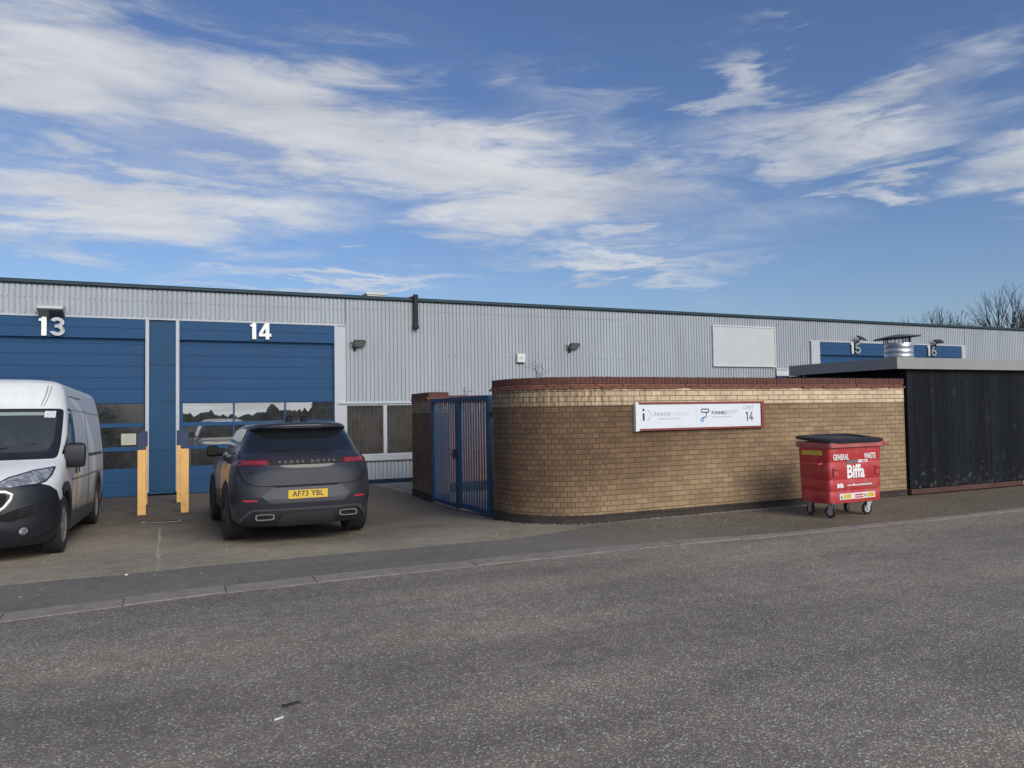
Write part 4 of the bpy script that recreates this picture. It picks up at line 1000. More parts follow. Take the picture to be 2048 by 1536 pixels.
# ------------------------------------------------------------------ weeds, drain, grit, litter
WEED = paint('dry_stalk', (.06, .05, .035), .9)
def weed(x, y, z, hgt, label, seed, n):
    random.seed(seed); mb = MB(); lf = MB()
    for k in range(n):
        p = Vector((x+random.uniform(-.06, .06), y+random.uniform(-.03, .03), z)); pts = [p.copy()]; d = Vector((random.uniform(-.35, .35), random.uniform(-.2, .2), 1))
        for i in range(7):
            d = (d+Vector((random.gauss(0, .42), random.gauss(0, .2), random.gauss(0, .2)))).normalized(); p = p+d*hgt/6; pts.append(p.copy())
        mb.tube(pts, [.005*(1-.1*i) for i in range(8)], 4)
        for i in range(3, 8):
            if random.random() < .6:
                q = pts[i]; a = .016; lf.add([q, q+Vector((a, 0, a*.4)), q+Vector((a*1.7, 0, a*1.4)), q+Vector((a*.3, .004, a))], [(0, 1, 2, 3)])
    t = thing('weed', label, 'plant', (x, y, z), 'weeds growing above the walls')
    mb.build('stalk', WEED, t); lf.build('leaf_tuft', WEED, t)
weed(5.62, 11.25, 2.275, .34, 'wiry dry weed on top of the rounded wall end, below the alarm box', 3, 5)
weed(6.55, 17.1, 2.155, .20, 'small dry weed above the gate on the rear wall', 8, 3)
DR = thing('drain_cover', 'narrow slotted drain set in the yard in front of the bollards', 'drain', (-.10, 15.12, -.13), rot=(0, 0, R_(-10)))
m_ = MB()
for i in range(12): m_.box(-.26+i*.0435, -.26+i*.0435+.022, -.075, .075, -.004, .006)
m_.box(-.27, .27, -.085, -.07, -.006, .007); m_.box(-.27, .27, .07, .085, -.006, .007)
m_.build('grate', paint('rusty_iron', (.045, .04, .035), .8, .2, .3, 8), DR, world=False)
MB().box(-.31, .31, -.12, -.087, -.006, .0065).box(-.31, .31, .087, .12, -.006, .0065).box(-.33, -.272, -.11, .11, -.006, .0075).box(.272, .33, -.11, .11, -.006, .0075).build('surround', paint('pale_concrete', (.24, .23, .20), .9, 0, .3, 9), DR, bevel=.004, world=False)
def pebble(mb, x, y, z, r):
    a = random.uniform(0, PI); c, s = math.cos(a), math.sin(a); vs = []
    for dx, dy, dz in ((1, 0, 0), (0, 1, 0), (-1, 0, 0), (0, -1, 0), (.1, 0, .75), (0, 0, -.5)):
        u, v, q = dx*r*random.uniform(.7, 1.3), dy*r*random.uniform(.5, 1), dz*r*random.uniform(.6, 1)
        vs.append((x+u*c-v*s, y+u*s+v*c, z+q))
    mb.add(vs, [(0, 1, 4), (1, 2, 4), (2, 3, 4), (3, 0, 4), (1, 0, 5), (2, 1, 5), (3, 2, 5), (0, 3, 5)])
random.seed(9)
gm = MB()                               # crumbled grit along the foot of the wall
for k in range(900):
    x = random.triangular(6.0, 12.5, 8.4); y = 10.24-abs(random.gauss(0, .07)); pebble(gm, x, y, .0, random.uniform(.006, .018))
for k in range(420):
    x = random.uniform(6.4, 12.5); y = random.gauss(9.1, .45)
    if 8.45 < y < 10.1: pebble(gm, x, y, .0, random.uniform(.005, .013))
for k in range(160):
    a = random.uniform(0, PI/2); r = 1.23+abs(random.gauss(0, .04)); x, y = 6.2-r*math.cos(a), 11.47-r*math.sin(a); pebble(gm, x, y, zg(y), random.uniform(.005, .014))
struct(gm.build('gravel', paint('pale_grit', (.27, .255, .225), .9, 0, .5, 60)), 'stuff')
gm = MB()                               # pale line of moss and grit along the slab joints
for k in range(520):
    y = random.uniform(9.7, 14.4); x = -.12+.006*math.sin(y*2.6)+random.gauss(0, .008+.016*max(0, (11.5-y)/2)); pebble(gm, x, y, zg(y)-.01, random.uniform(.004, .011))
for k in range(1100):
    x = random.triangular(-9, 5.4, 0); y = 9.64+.03*math.sin(x*1.3)+.02*math.sin(x*4.1)+random.gauss(0, .018); pebble(gm, x, y, -.006, random.uniform(.004, .010))
for k in range(420):
    y = random.uniform(11.9, 15.5); x = 5.12+random.gauss(0, .045); pebble(gm, x, y, zg(y)-.004, random.uniform(.004, .012))
struct(gm.build('mossy_grit', paint('mossy_grit_pale', (.27, .25, .19), .95, 0, .4, 40)), 'stuff')
gm = MB()
for k in range(170):
    x = random.uniform(-2.5, 9); y = random.uniform(8.5, 13.4)
    if x > 5.2 and y > 9.9: continue
    pebble(gm, x, y, zg(y)-.004, random.uniform(.006, .014))
for k in range(700):
    x = random.uniform(-2, 10); y = random.uniform(2.2, 7.8); pebble(gm, x, y, -.006, random.uniform(.003, .007))
struct(gm.build('loose_stones', paint('loose_stone', (.42, .40, .36), .85, 0, .5, 30)), 'stuff')
def litter(name, label, pts, h, mat, z):
    o = MB().prism([(x, y) for x, y in pts], 0, h, Matrix(((1, 0, 0, 0), (0, 0, 1, 0), (0, 1, 0, 0), (0, 0, 0, 1)))).build(name, mat)
    o.location.z = z; tag(o, label, 'litter')
def turned(cx_, cy_, a, pts): return [(cx_+x*math.cos(a)-y*math.sin(a), cy_+x*math.sin(a)+y*math.cos(a)) for x, y in pts]
litter('plastic_scrap', 'black broken plastic stick lying on the road', turned(.68, 4.80, .25, [(-.055, -.014), (-.02, -.018), (-.012, -.006), (.06, -.007), (.062, .006), (-.014, .006), (-.05, .014)]), .012, BLK, -.006)
litter('paper_scrap', 'white paper scrap on the road near the black stick', turned(.585, 4.615, .3, [(-.028, -.006), (.0, -.008), (.03, -.002), (.027, .009), (-.002, .006), (-.026, .003)]), .006, WHITE, -.006)
litter('plastic_scrap', 'small blue plastic scrap in the middle of the road', turned(3.742, 5.6, .4, [(-.016, -.007), (.014, -.009), (.018, .007), (-.008, .010)]), .005, paint('pale_blue_plastic', (.20, .36, .58), .5), -.006)
for (x, y, l) in ((-.34, 11.6, 'pale flat stone on the yard left of the slab joint'), (-.42, 9.52, 'longest white stone chip on the pavement edge near the slab joint')):
    mb = MB(); random.seed(int(x*-100)); pebble(mb, x, y, zg(y), .03 if y > 10 else .024); o = mb.build('stone_chip', WHITE if y < 10 else KERB); tag(o, l, 'stone')
# ------------------------------------------------------------------ vehicle bodies
def pchip(xs, ys):
    xs = np.array(xs, float); ys = np.array(ys, float); h = np.diff(xs); d = np.diff(ys)/h; m = np.zeros(len(xs))
    for i in range(1, len(xs)-1):
        if d[i-1]*d[i] > 0: m[i] = 2*d[i-1]*d[i]/(d[i-1]+d[i])
    m[0], m[-1] = d[0], d[-1]
    def f(x):
        x = min(max(x, xs[0]), xs[-1]); i = min(max(int(np.searchsorted(xs, x))-1, 0), len(xs)-2); t = (x-xs[i])/h[i]
        return float((2*t**3-3*t**2+1)*ys[i]+(t**3-2*t**2+t)*h[i]*m[i]+(-2*t**3+3*t**2)*ys[i+1]+(t**3-t**2)*h[i]*m[i+1])
    return f
class Body:
    """shell given by its plan outline at every height z; the low-y end is 'lo', the other 'hi'"""
    def __init__(s, lo, hi, hw, alo, ahi, plo=3.2, phi=3.2):
        s.lo, s.hi, s.hw, s.alo, s.ahi = [pchip(*zip(*t)) for t in (lo, hi, hw, alo, ahi)]
        s.plo, s.phi = plo, phi
    def lo_pt(s, ph, z):
        w, a = s.hw(z), s.alo(z); sn = max(0., math.sin(ph)); return (w*sn**(2/s.plo), s.lo(z)+a*(1-math.cos(ph)))
    def hi_pt(s, ph, z):
        w, a = s.hw(z), s.ahi(z); sn = max(0., math.sin(ph)); return (w*sn**(2/s.phi), s.hi(z)-a*(1-math.cos(ph)))
    def tau(s, x, z):                      # x across the low end, past the half width it runs along the side
        w = s.hw(z)
        return math.asin(min(1, (abs(x)/w))**(s.plo/2))*.6 if abs(x) < w else .6*PI/2+(abs(x)-w)
    def at(s, tau, z, off=0, sgn=1):       # point on the low end / side by tau
        def raw(t, z):
            t = max(t, -.3)
            if t < 0: x, y = s.lo_pt(-t/.6, z); return Vector((-x, y, z))
            if t <= .6*PI/2: x, y = s.lo_pt(t/.6, z); return Vector((x, y, z))
            return Vector((s.hw(z), s.lo(z)+s.alo(z)+t-.6*PI/2, z))
        p = raw(tau, z)
        if off:
            e = .012; du = raw(tau+e, z)-raw(tau-e, z); dv = raw(tau, z+e)-raw(tau, z-e); n = du.cross(dv)
            if n.length > 1e-9: n.normalize(); p = p+n*off
        return Vector((p.x*sgn, p.y, p.z))
    def side(s, y, z, off=0, sgn=1):
        """side point at (y, z), following the corner roundings"""
        w = s.hw(z); a, b = s.alo(z), s.ahi(z)
        d0 = s.lo(z)+a-y; d1 = y-(s.hi(z)-b); x = w
        if d0 > 0: x = w*max(0, 1-min(1, d0/a)**2)**(1/s.plo)
        elif d1 > 0: x = w*max(0, 1-min(1, d1/b)**2)**(1/s.phi)
        p = Vector((x, y, z))
        if off:
            e = .01
            dv = Vector((s.side(y, z+e).x-s.side(y, z-e).x, 0, 2*e)); du = Vector((s.side(y+e, z).x-s.side(y-e, z).x, 2*e, 0))
            n = du.cross(dv).normalized(); p = p+n*off
        return Vector((p.x*sgn, p.y, p.z))
    def shell(s, zs, n1=14, n2=26):
        vs, fs = [], []
        for z in zs:
            half = [s.lo_pt(PI/2*k/n1, z) for k in range(n1+1)]
            y0, y1 = half[-1][1], s.hi_pt(PI/2, z)[1]
            for k in range(1, n2): half.append((s.hw(z), y0+(y1-y0)*k/n2))
            half += [s.hi_pt(PI/2*(n1-k)/n1, z) for k in range(n1+1)]
            full = half+[(-x, y) for x, y in half[-2:0:-1]]
            vs += [(x, y, z) for x, y in full]; m = len(full)
        for i in range(len(zs)-1):
            for k in range(m): fs.append((i*m+k, i*m+(k+1) % m, (i+1)*m+(k+1) % m, (i+1)*m+k))
        fs.append(tuple(range(m-1, -1, -1))); fs.append(tuple((len(zs)-1)*m+k for k in range(m)))
        return MB().add(vs, fs)
def grid_patch(poly, fn, off, step=.03, uvmap=None, thick=.006):
    """v-monotone outline poly of (u, z) laid on a surface fn(u, z, off)"""
    zs = sorted(set(round(p[1], 5) for p in poly)); rows = []
    for a, b in zip(zs, zs[1:]):
        k = max(1, int(math.ceil((b-a)/step)))
        rows += [a+(b-a)*i/k for i in range(k)]
    rows.append(zs[-1]); e = 1e-4
    nc = max(2, int((max(p[0] for p in poly)-min(p[0] for p in poly))/step)); nc = min(nc, 60)
    vs, fs = [], []
    for z in rows:
        zq = min(max(z, zs[0]+e), zs[-1]-e); xs = []
        for (u0, z0), (u1, z1) in zip(poly, poly[1:]+poly[:1]):
            if (z0 <= zq < z1) or (z1 <= zq < z0): xs.append(u0+(u1-u0)*(zq-z0)/(z1-z0))
        l, r = min(xs), max(xs)
        for k in range(nc+1): vs.append(fn(l+(r-l)*k/nc, z, off))
    nv = len(vs); inner = []
    for z_i, z in enumerate(rows):
        for k in range(nc+1): inner.append(None)
    n = nc+1
    for i in range(len(rows)-1):
        for k in range(nc): fs.append((i*n+k, i*n+k+1, (i+1)*n+k+1, (i+1)*n+k))
    # rim turned back into the body so that the piece has an edge
    rim = [k for k in range(n)]+[i*n+nc for i in range(1, len(rows))]+[(len(rows)-1)*n+k for k in range(nc-1, -1, -1)]+[i*n for i in range(len(rows)-2, 0, -1)]
    c = sum((Vector(v) for v in vs), Vector())/nv
    us = []
    for z in rows:
        pass
    back = []
    for idx in rim:
        i, k = divmod(idx, n); z = rows[i]
        zq = min(max(z, zs[0]+e), zs[-1]-e); xs = []
        for (u0, z0), (u1, z1) in zip(poly, poly[1:]+poly[:1]):
            if (z0 <= zq < z1) or (z1 <= zq < z0): xs.append(u0+(u1-u0)*(zq-z0)/(z1-z0))
        l, r = min(xs), max(xs); back.append(fn(l+(r-l)*k/nc, z, off-thick))
    vs += back; m = len(rim)
    for j in range(m): fs.append((rim[j], nv+j, nv+(j+1) % m, rim[(j+1) % m]))
    return MB().add(vs, fs)
def round_poly(poly, r, n=4):
    out = []
    k = len(poly)
    for i in range(k):
        p = Vector(poly[i]); a = Vector(poly[i-1]); b = Vector(poly[(i+1) % k])
        da, db = (a-p), (b-p); rr = min(r, da.length*.45, db.length*.45)
        p0 = p+da.normalized()*rr; p1 = p+db.normalized()*rr
        for j in range(n+1):
            t = j/n; q = p0*(1-t)**2+p*2*t*(1-t)+p1*t*t; out.append((q.x, q.y))
    return out
def cut_arches(o, cyl):
    """cut the wheel arches out of a shell"""
    for (y, z, r, x0, x1) in cyl:
        c = MB().lathe([(0, x0), (r, x0), (r, x1), (0, x1)], Matrix.Translation((0, y, z)) @ Matrix.Rotation(PI/2, 4, 'Y'), 40)
        vs, fs = c.v, c.f; me = bpy.data.meshes.new('c'); me.from_pydata(vs, [], fs); bm = bmesh.new(); bm.from_mesh(me)
        bmesh.ops.remove_doubles(bm, verts=bm.verts, dist=1e-5); bmesh.ops.recalc_face_normals(bm, faces=bm.faces); bm.to_mesh(me); bm.free()
        co_ = bpy.data.objects.new('c', me); COL.objects.link(co_); co_.parent = o.parent
        md = o.modifiers.new('b', 'BOOLEAN'); md.operation = 'DIFFERENCE'; md.object = co_; md.solver = 'EXACT'
        bpy.context.view_layer.update()
        dg = bpy.context.evaluated_depsgraph_get(); nm = bpy.data.meshes.new_from_object(o.evaluated_get(dg))
        o.modifiers.clear(); o.data = nm; bpy.data.objects.remove(co_)
def smooth(o, ang=38):
    for p in o.data.polygons: p.use_smooth = True
    o.data.set_sharp_from_angle(angle=R_(ang)); return o
TYRE = paint('tyre_rubber', (.018, .018, .019), .8, 0, .15, 9, .3, (.05, .045, .04))
ALLOY = paint('dark_alloy', (.06, .06, .063), .3, .8, .1, 6)
HUB = paint('silver_hubcap', (.30, .29, .27), .4, .4, .1, 6, .5, (.16, .14, .11))
def wheel(parent, x, y, r, wd, sgn, rim_r, rim_mat, spokes, cap=False, spin=0.):
    M = Matrix.Translation((x, y, r)) @ Matrix.Rotation(sgn*PI/2, 4, 'Y')      # local +z points outwards
    w = wd/2
    prof = [(rim_r, -w*.85), (r*.86, -w), (r*.955, -w*.93)]
    for k in range(7):                                       # tread with grooves
        a = -w*.86+k*(w*1.72)/7; b = a+w*1.72/7
        prof += [(r, a+.006), (r, b-.006), (r-.009, b-.004), (r-.009, b+.004)]
    prof = prof[:-2]+[(r*.955, w*.93), (r*.86, w), (rim_r, w*.85)]
    wo = MB().lathe(prof, M, 44, True).build('wheel', TYRE, parent, smooth=True, sharp=30, world=False); wo.data.name = 'tyre'
    rm = MB(); rm.lathe([(rim_r+.004, w*.86), (rim_r-.012, w*.9), (rim_r-.025, w*.82), (rim_r-.03, -w*.8), (rim_r+.002, -w*.86)], M, 40)
    rm.lathe([(0, w*.62), (.055, w*.62), (.075, w*.5), (.085, w*.2), (0, w*.2)], M, 20)
    for k in range(spokes):
        a = 2*PI*k/spokes+spin; A = M @ Matrix.Rotation(a, 4, 'Z')
        if cap: rm.prism([(.04, -.045), (rim_r-.02, -.085), (rim_r-.02, .085), (.04, .045)], 0, 1, A @ Matrix(((1, 0, 0, 0), (0, 0, 1, 0), (0, .03, 0, w*.7), (0, 0, 0, 1)))) if False else rm.add([tuple(A @ Vector(p)) for p in ((.05, -.05, w*.66), (rim_r-.03, -.075, w*.80), (rim_r-.03, .075, w*.80), (.05, .05, w*.66), (.05, -.05, w*.5), (rim_r-.03, -.075, w*.6), (rim_r-.03, .075, w*.6), (.05, .05, w*.5))], [(0, 1, 2, 3), (7, 6, 5, 4), (0, 4, 5, 1), (1, 5, 6, 2), (2, 6, 7, 3), (3, 7, 4, 0)])
        else:
            for s in (-1, 1): rm.tube([tuple(A @ Vector((.05, s*.02, w*.55))), tuple(A @ Vector((rim_r*.6, s*.03, w*.66))), tuple(A @ Vector((rim_r-.015, s*.075, w*.72)))], [.02, .016, .02], 6)
    rm.build('rim', rim_mat, wo, smooth=True, sharp=30, world=False)
    MB().lathe([(0, w*.12), (rim_r-.03, w*.12), (rim_r-.03, w*.05), (0, w*.05)], M, 24).build('brake_disc', DKM, wo, world=False)
    return wo

# ------------------------------------------------------------------ dark grey car seen from behind
def carpaint(name, col, metal=.0, rough=.5, coat=.55):
    m, nt, b, out = new_mat(name); w = wpos(nt)
    n = noise(nt, w, 500, 2, .5); r = ramp(nt, [(.3, tuple(c*.9 for c in col)), (.7, tuple(c*1.12 for c in col))]); L(nt, n, 0, r, 0)
    d = noise(nt, w, 3.2, 6, .65); dr = ramp(nt, [(.45, 0), (.85, .35)]); L(nt, d, 0, dr, 0)
    c = mixc(nt, (dr, 0), (r, 0), tuple(.6*q+.03 for q in col)); L(nt, c, 2, b, 'Base Color')
    rr = ramp(nt, [(.4, rough), (.8, min(1, rough+.15))]); L(nt, d, 0, rr, 0); L(nt, rr, 0, b, 'Roughness')
    b.inputs['Metallic'].default_value = metal; b.inputs['Specular IOR Level'].default_value = .15; b.inputs['Coat Weight'].default_value = coat; b.inputs['Coat Roughness'].default_value = .09
    return m
CARP = carpaint('car_grey_paint', (.024, .0255, .035))
CBLK = paint('car_gloss_black', (.008, .008, .009), .12, 0, .1, 4, coat=.5)
CMAT = paint('car_matt_black', (.010, .010, .011), .6, 0, .1, 4, spec=.2)
CGLS = paint('car_dark_glass', (.012, .014, .016), .04, 0, .1, 4, spec=.9)
CPLA = paint('car_lower_plastic', (.022, .022, .024), .55, 0, .15, 7)
CRED = paint('tail_light_red', (.10, .007, .012), .25, 0, .15, 30, coat=.7)
CPNL = carpaint('car_panel_grey', (.06, .06, .07), 0, .5, .5)
CHRM = paint('satin_chrome', (.17, .17, .17), .35, .8, .05, 5)
SEAM = paint('panel_gap', (.004, .004, .004), .9)
car_pitch = math.atan2(.083, 3.05)
CAR = thing('parked_car', 'dark grey luxury estate car with red tail lights parked facing the blue door', 'car', (1.765, 10.72, -.015), rot=(-car_pitch, 0, R_(.4)))
cb = Body(
    lo=[(.24, .22), (.32, .10), (.45, .03), (.60, 0), (.75, .01), (.95, .02), (1.08, .035), (1.17, .075), (1.215, .14), (1.25, .22), (1.30, .30), (1.42, .41), (1.545, .53), (1.575, .55), (1.585, .45), (1.605, .405), (1.635, .40), (1.66, .43), (1.69, .70), (1.715, 1.1), (1.73, 1.7)],
    hi=[(.24, 4.95), (.5, 5.1), (.8, 5.08), (.98, 4.98), (1.06, 4.75), (1.12, 4.1), (1.18, 3.78), (1.28, 3.6), (1.5, 3.22), (1.62, 2.98), (1.66, 2.8), (1.69, 2.6), (1.715, 2.35), (1.73, 2.0)],
    hw=[(.24, .86), (.32, .94), (.45, .965), (.6, .985), (.75, .99), (.95, .98), (1.06, .955), (1.12, .93), (1.17, .90), (1.21, .87), (1.26, .845), (1.42, .785), (1.545, .72), (1.60, .69), (1.64, .655), (1.67, .58), (1.69, .47), (1.715, .28), (1.73, .06)],
    alo=[(.24, .55), (.6, .6), (1.1, .62), (1.25, .5), (1.55, .42), (1.66, .4), (1.73, .3)], ahi=[(.24, .8), (1.0, .9), (1.3, .5), (1.6, .4), (1.73, .2)], plo=3.4, phi=3)
zs = [.24, .27, .31, .36, .42, .5, .58, .66, .75, .85, .95, 1.02, 1.08, 1.12, 1.16, 1.19, 1.215, 1.24, 1.27, 1.31, 1.36, 1.42, 1.48, 1.53, 1.56, 1.575, 1.581, 1.588, 1.605, 1.62, 1.635, 1.648, 1.66, 1.675, 1.69, 1.70, 1.715, 1.725, 1.73]
shell = cb.shell(zs).build('body', CARP, CAR, world=False)
cut_arches(shell, [(1.15, .42, .455, -1.3, -.62), (1.15, .42, .455, .62, 1.3), (4.2, .42, .455, -1.3, -.62), (4.2, .42, .455, .62, 1.3)])
smooth(shell, 40)
def rp(poly, off, name, mat, r=0, mirror=False, par=None, step=.03, sm=True):
    """piece on the tail, outline in (x, z)"""
    for sg in ((1, -1) if mirror else (1,)):
        q = [(cb.tau(x, z)*(1 if x >= 0 else -1), z) for x, z in (round_poly(poly, r) if r else poly)]
        def f(t, z, o):
            return cb.at(abs(t), z, o, (1 if t >= 0 else -1)*sg)
        o = grid_patch(q, f, off, step).build(name, mat, par or CAR, world=False)
        if sm: smooth(o, 50)
    return o
def spc(poly, off, name, mat, r=0, par=None):
    for sg in (1, -1):
        o = grid_patch(round_poly(poly, r) if r else poly, lambda y, z, q: cb.side(y, z, q, sg), off, .05).build(name, mat, par or CAR, world=False); smooth(o, 50)
# rear screen with black surround
rp([(-.80, 1.262), (.80, 1.262), (.70, 1.555), (-.70, 1.555)], .004, 'rear_window', CGLS, .05)
# side glass: one black band each, with pillars
spc([(.72, 1.24), (3.62, 1.20), (3.2, 1.50), (2.9, 1.60), (1.0, 1.615), (.80, 1.58)], .004, 'side_window', CGLS, .04)
# tail lights and the dark strip between them
rp([(.50, 1.085), (.98, 1.085), (.97, 1.165), (.50, 1.165)], .008, 'tail_light', CRED, .012, True)
rp([(.53, 1.100), (.835, 1.100), (.835, 1.148), (.53, 1.148)], .011, 'light_bar', paint('tail_light_bright', (.22, .022, .032), .3, 0, .1, 40, coat=.5), 0, True)
rp([(.855, 1.098), (.965, 1.098), (.955, 1.152), (.855, 1.152)], .011, 'outer_lens', paint('tail_light_dark', (.07, .006, .01), .15, 0, .15, 40, coat=.6), .01, True)
rp([(-.495, 1.085), (.495, 1.085), (.495, 1.165), (-.495, 1.165)], .006, 'badge_strip', paint('dark_strip', (.022, .022, .027), .6, 0, .1, 5, spec=.15))
CI = CAR.matrix_basis
yb_ = cb.at(0, 1.125, .008).y
text('RANGE ROVER', .046, paint('badge_silver', (.085, .085, .09), .5, .0), CAR, CI @ Matrix.Translation((0, yb_-.006, 1.125)) @ Matrix.Rotation(PI/2, 4, 'X') @ Matrix.Rotation(R_(-12), 4, 'X'), .0012, .004, 'badge_lettering', 1.25, 'CENTER', 2.35)
rp([(-.76, .985), (-.62, .985), (-.62, 1.0), (-.76, 1.0)], .005, 'model_badge', CBLK)
# gaps of the tailgate
for poly in ([(.845, 1.255), (.857, 1.255), (.825, 1.085), (.813, 1.085)],):
    pass
rp([(.800, .86), (.812, .86), (.845, 1.24), (.833, 1.24)], .0035, 'tailgate_gap', SEAM, 0, True)
rp([(.60, .80), (.62, .80), (.80, .845), (.812, .86), (.79, .862)], .0035, 'tailgate_gap', SEAM, 0, True)
rp([(-.61, .797), (.61, .797), (.61, .808), (-.61, .808)], .0035, 'tailgate_gap', SEAM)
# plate recess, plate
rp([(-.50, .565), (.50, .565), (.60, .665), (.44, .79), (-.44, .79), (-.60, .665)], .005, 'plate_recess', CPNL, .02)
rp([(-.43, .785), (.43, .785), (.43, .80), (-.43, .80)], .02, 'recess_lip', SEAM)
yp = cb.lo(.68)-.022
PY = paint('plate_yellow', (.62, .40, .03), .4, 0, .04, 6)
pl = MB().box(-.268, .268, yp, yp+.02, .62, .738).build('number_plate', PY, CAR, bevel=.004, world=False)
text('AF73 YBL', .105, BLK, pl, CI @ facing(0, yp-.0015, .684), .0016, .001, 'plate_lettering', .94, 'CENTER', 1.06)
MB().box(-.05, .055, yp-.001, yp, .6225, .6315).build('plate_maker_print', GREYP, pl, world=False)
# bumper: reflectors, dark valance, trim arch, exhausts, skid plate
rp([(.66, .60), (.83, .60), (.83, .622), (.66, .618)], .006, 'reflector', paint('reflector_red', (.55, .03, .05), .2, 0, .1, 30, coat=.5), 0, True)
rp([(-.86, .245), (.86, .245), (.80, .33), (.68, .455), (.52, .475), (-.52, .475), (-.68, .455), (-.80, .33)], .005, 'valance', CPLA, .03)
rp([(.845, .30), (.88, .30), (.735, .49), (.70, .465)], .014, 'bumper_trim', CPNL, 0, True)
rp([(-.72, .468), (.72, .468), (.715, .497), (-.715, .497)], .014, 'bumper_trim', CPNL)
rp([(-.40, .25), (.40, .25), (.33, .43), (-.33, .43)], .018, 'skid_plate', paint('skid_grey', (.05, .05, .055), .4, .3, .1, 6), .03)
def oval(cx, cz, a, b, n=24, e=.45):
    return [(cx+a*math.copysign(abs(math.cos(t))**e, math.cos(t)), cz+b*math.copysign(abs(math.sin(t))**e, math.sin(t))) for t in np.linspace(0, 2*PI, n+1)[:-1]]
for sx_ in (-1, 1):
    yy = cb.at(cb.tau(.56, .38), .38).y
    ex = MB(); n = 28
    o_, i_ = oval(sx_*.565, .385, .125, .042, n), oval(sx_*.565, .385, .108, .029, n)
    vsx = []
    for pl_, y in ((o_, yy+.10), (o_, yy-.055), (i_, yy-.055), (i_, yy+.10)): vsx += [(x, y, z) for x, z in pl_]
    ex.add(vsx, [(r*n+k, r*n+(k+1) % n, (r+1)*n+(k+1) % n, (r+1)*n+k) for r in range(3) for k in range(n)])
    e_ = ex.build('exhaust_tip', CHRM, CAR, smooth=True, world=False)
    MB().prism(i_, yy-.02, yy+.02).build('exhaust_bore', SEAM, e_, world=False)
# spoiler underside is part of the body; roof fins, mirrors
for x in (-.10, .12):
    MB().prism([(0, 0), (.18, 0), (.15, .075), (.05, .10), (.0, .07)], -.042, .042, Matrix(((0, 1, 0, x), (1, 0, 0, .92), (0, 0, 1, 1.688), (0, 0, 0, 1)))).build('roof_fin', CMAT, CAR, bevel=.012, world=False)
for sg in (-1, 1):
    m_ = bm_box([(1.17, .07, .05), (1.19, .09, .085), (1.25, .10, .10), (1.32, .09, .09), (1.355, .06, .05)])
    m_.v = [(x+sg*1.05, y+3.12, z) for x, y, z in m_.v]; mo = m_.build('mirror', CMAT, CAR, smooth=True, sharp=60, world=False)
    MB().tube([(sg*.90, 3.16, 1.20), (sg*1.0, 3.14, 1.215)], .03).build('mirror_arm', CBLK, mo, world=False)
    MB().box(sg*1.05-.07, sg*1.05+.07, 3.018, 3.024, 1.20, 1.325).build('mirror_glass', CMAT, mo, world=False)  # matt black stands in for the dark reflection in the mirror
    for y in (.0,):
        pass
for y in (1.15, 4.2):
    for sg in (-1, 1): wheel(CAR, sg*.875, y, .42, .30, sg, .29, ALLOY, 5)
spc([(1.62, .36), (3.72, .36), (3.72, .44), (1.62, .44)], .012, 'sill_trim', CPLA)
spc([(2.44, .46), (2.452, .46), (2.452, 1.2), (2.44, 1.2)], .0035, 'door_gap', SEAM); spc([(3.60, .46), (3.612, .46), (3.612, 1.16), (3.60, 1.16)], .0035, 'door_gap', SEAM)
spc([(1.55, 1.02), (1.562, 1.02), (1.43, 1.22), (1.418, 1.22)], .0035, 'door_gap', SEAM)
MB().box(-.8, .8, 1.2, 4.2, .26, .30).build('underbody', SEAM, CAR, world=False)

# ------------------------------------------------------------------ white van facing the road
def vanpaint():
    m, nt, b, out = new_mat('van_white'); w = wpos(nt); tc = N(nt, 'TexCoord')
    s = N(nt, 'SeparateXYZ'); L(nt, tc, 3, s, 0)
    n = noise(nt, (tc, 3), 2.4, 6, .6); n2 = noise(nt, scalev(nt, (tc, 3), (3, 3, .5)), 2.6, 5, .6)
    # road dirt thrown up along the lower sides behind the front wheel
    zz = N(nt, 'MapRange'); L(nt, s, 2, zz, 0); zz.inputs[1].default_value = 1.05; zz.inputs[2].default_value = .35; zz.inputs[3].default_value = 0; zz.inputs[4].default_value = 1
    yy = N(nt, 'MapRange'); L(nt, s, 1, yy, 0); yy.inputs[1].default_value = .9; yy.inputs[2].default_value = 1.6
    f = math_(nt, 'MULTIPLY', (zz, 0), (yy, 0)); a = math_(nt, 'MULTIPLY_ADD', (n, 0), .8); a.inputs[2].default_value = -.2; f2 = math_(nt, 'MULTIPLY_ADD', (f, 0), 1.0); 
    g = math_(nt, 'MULTIPLY', (f, 0), (a, 0)); L(nt, g, 0, f2, 2)
    r2 = ramp(nt, [(.45, 0), (.75, .16)]); L(nt, n2, 0, r2, 0); f3 = math_(nt, 'ADD', (f2, 0), (r2, 0), True)
    f4 = math_(nt, 'MULTIPLY', (f3, 0), .85)
    c = mixc(nt, (f4, 0), (.70, .71, .71), (.30, .25, .175)); L(nt, c, 2, b, 'Base Color')
    rr = ramp(nt, [(0, .3), (1, .75)]); L(nt, f3, 0, rr, 0); L(nt, rr, 0, b, 'Roughness'); b.inputs['Coat Weight'].default_value = .3
    return m
VW = vanpaint()
VBK = paint('van_black_plastic', (.014, .016, .022), .45, 0, .2, 4, .4, (.03, .032, .036), bumpy=.12, spec=.4)
VDK = paint('van_grey_cladding', (.075, .070, .062), .75, 0, .2, 4, .6, (.13, .115, .09))
VGL = paint('van_windscreen', (.040, .045, .047), .06, 0, .3, 1.2, .5, (.075, .082, .082), spec=.7)
VLN = paint('headlamp_lens', (.20, .21, .23), .08, .3, .8, 6.5, .9, (.85, .87, .9), coat=1)
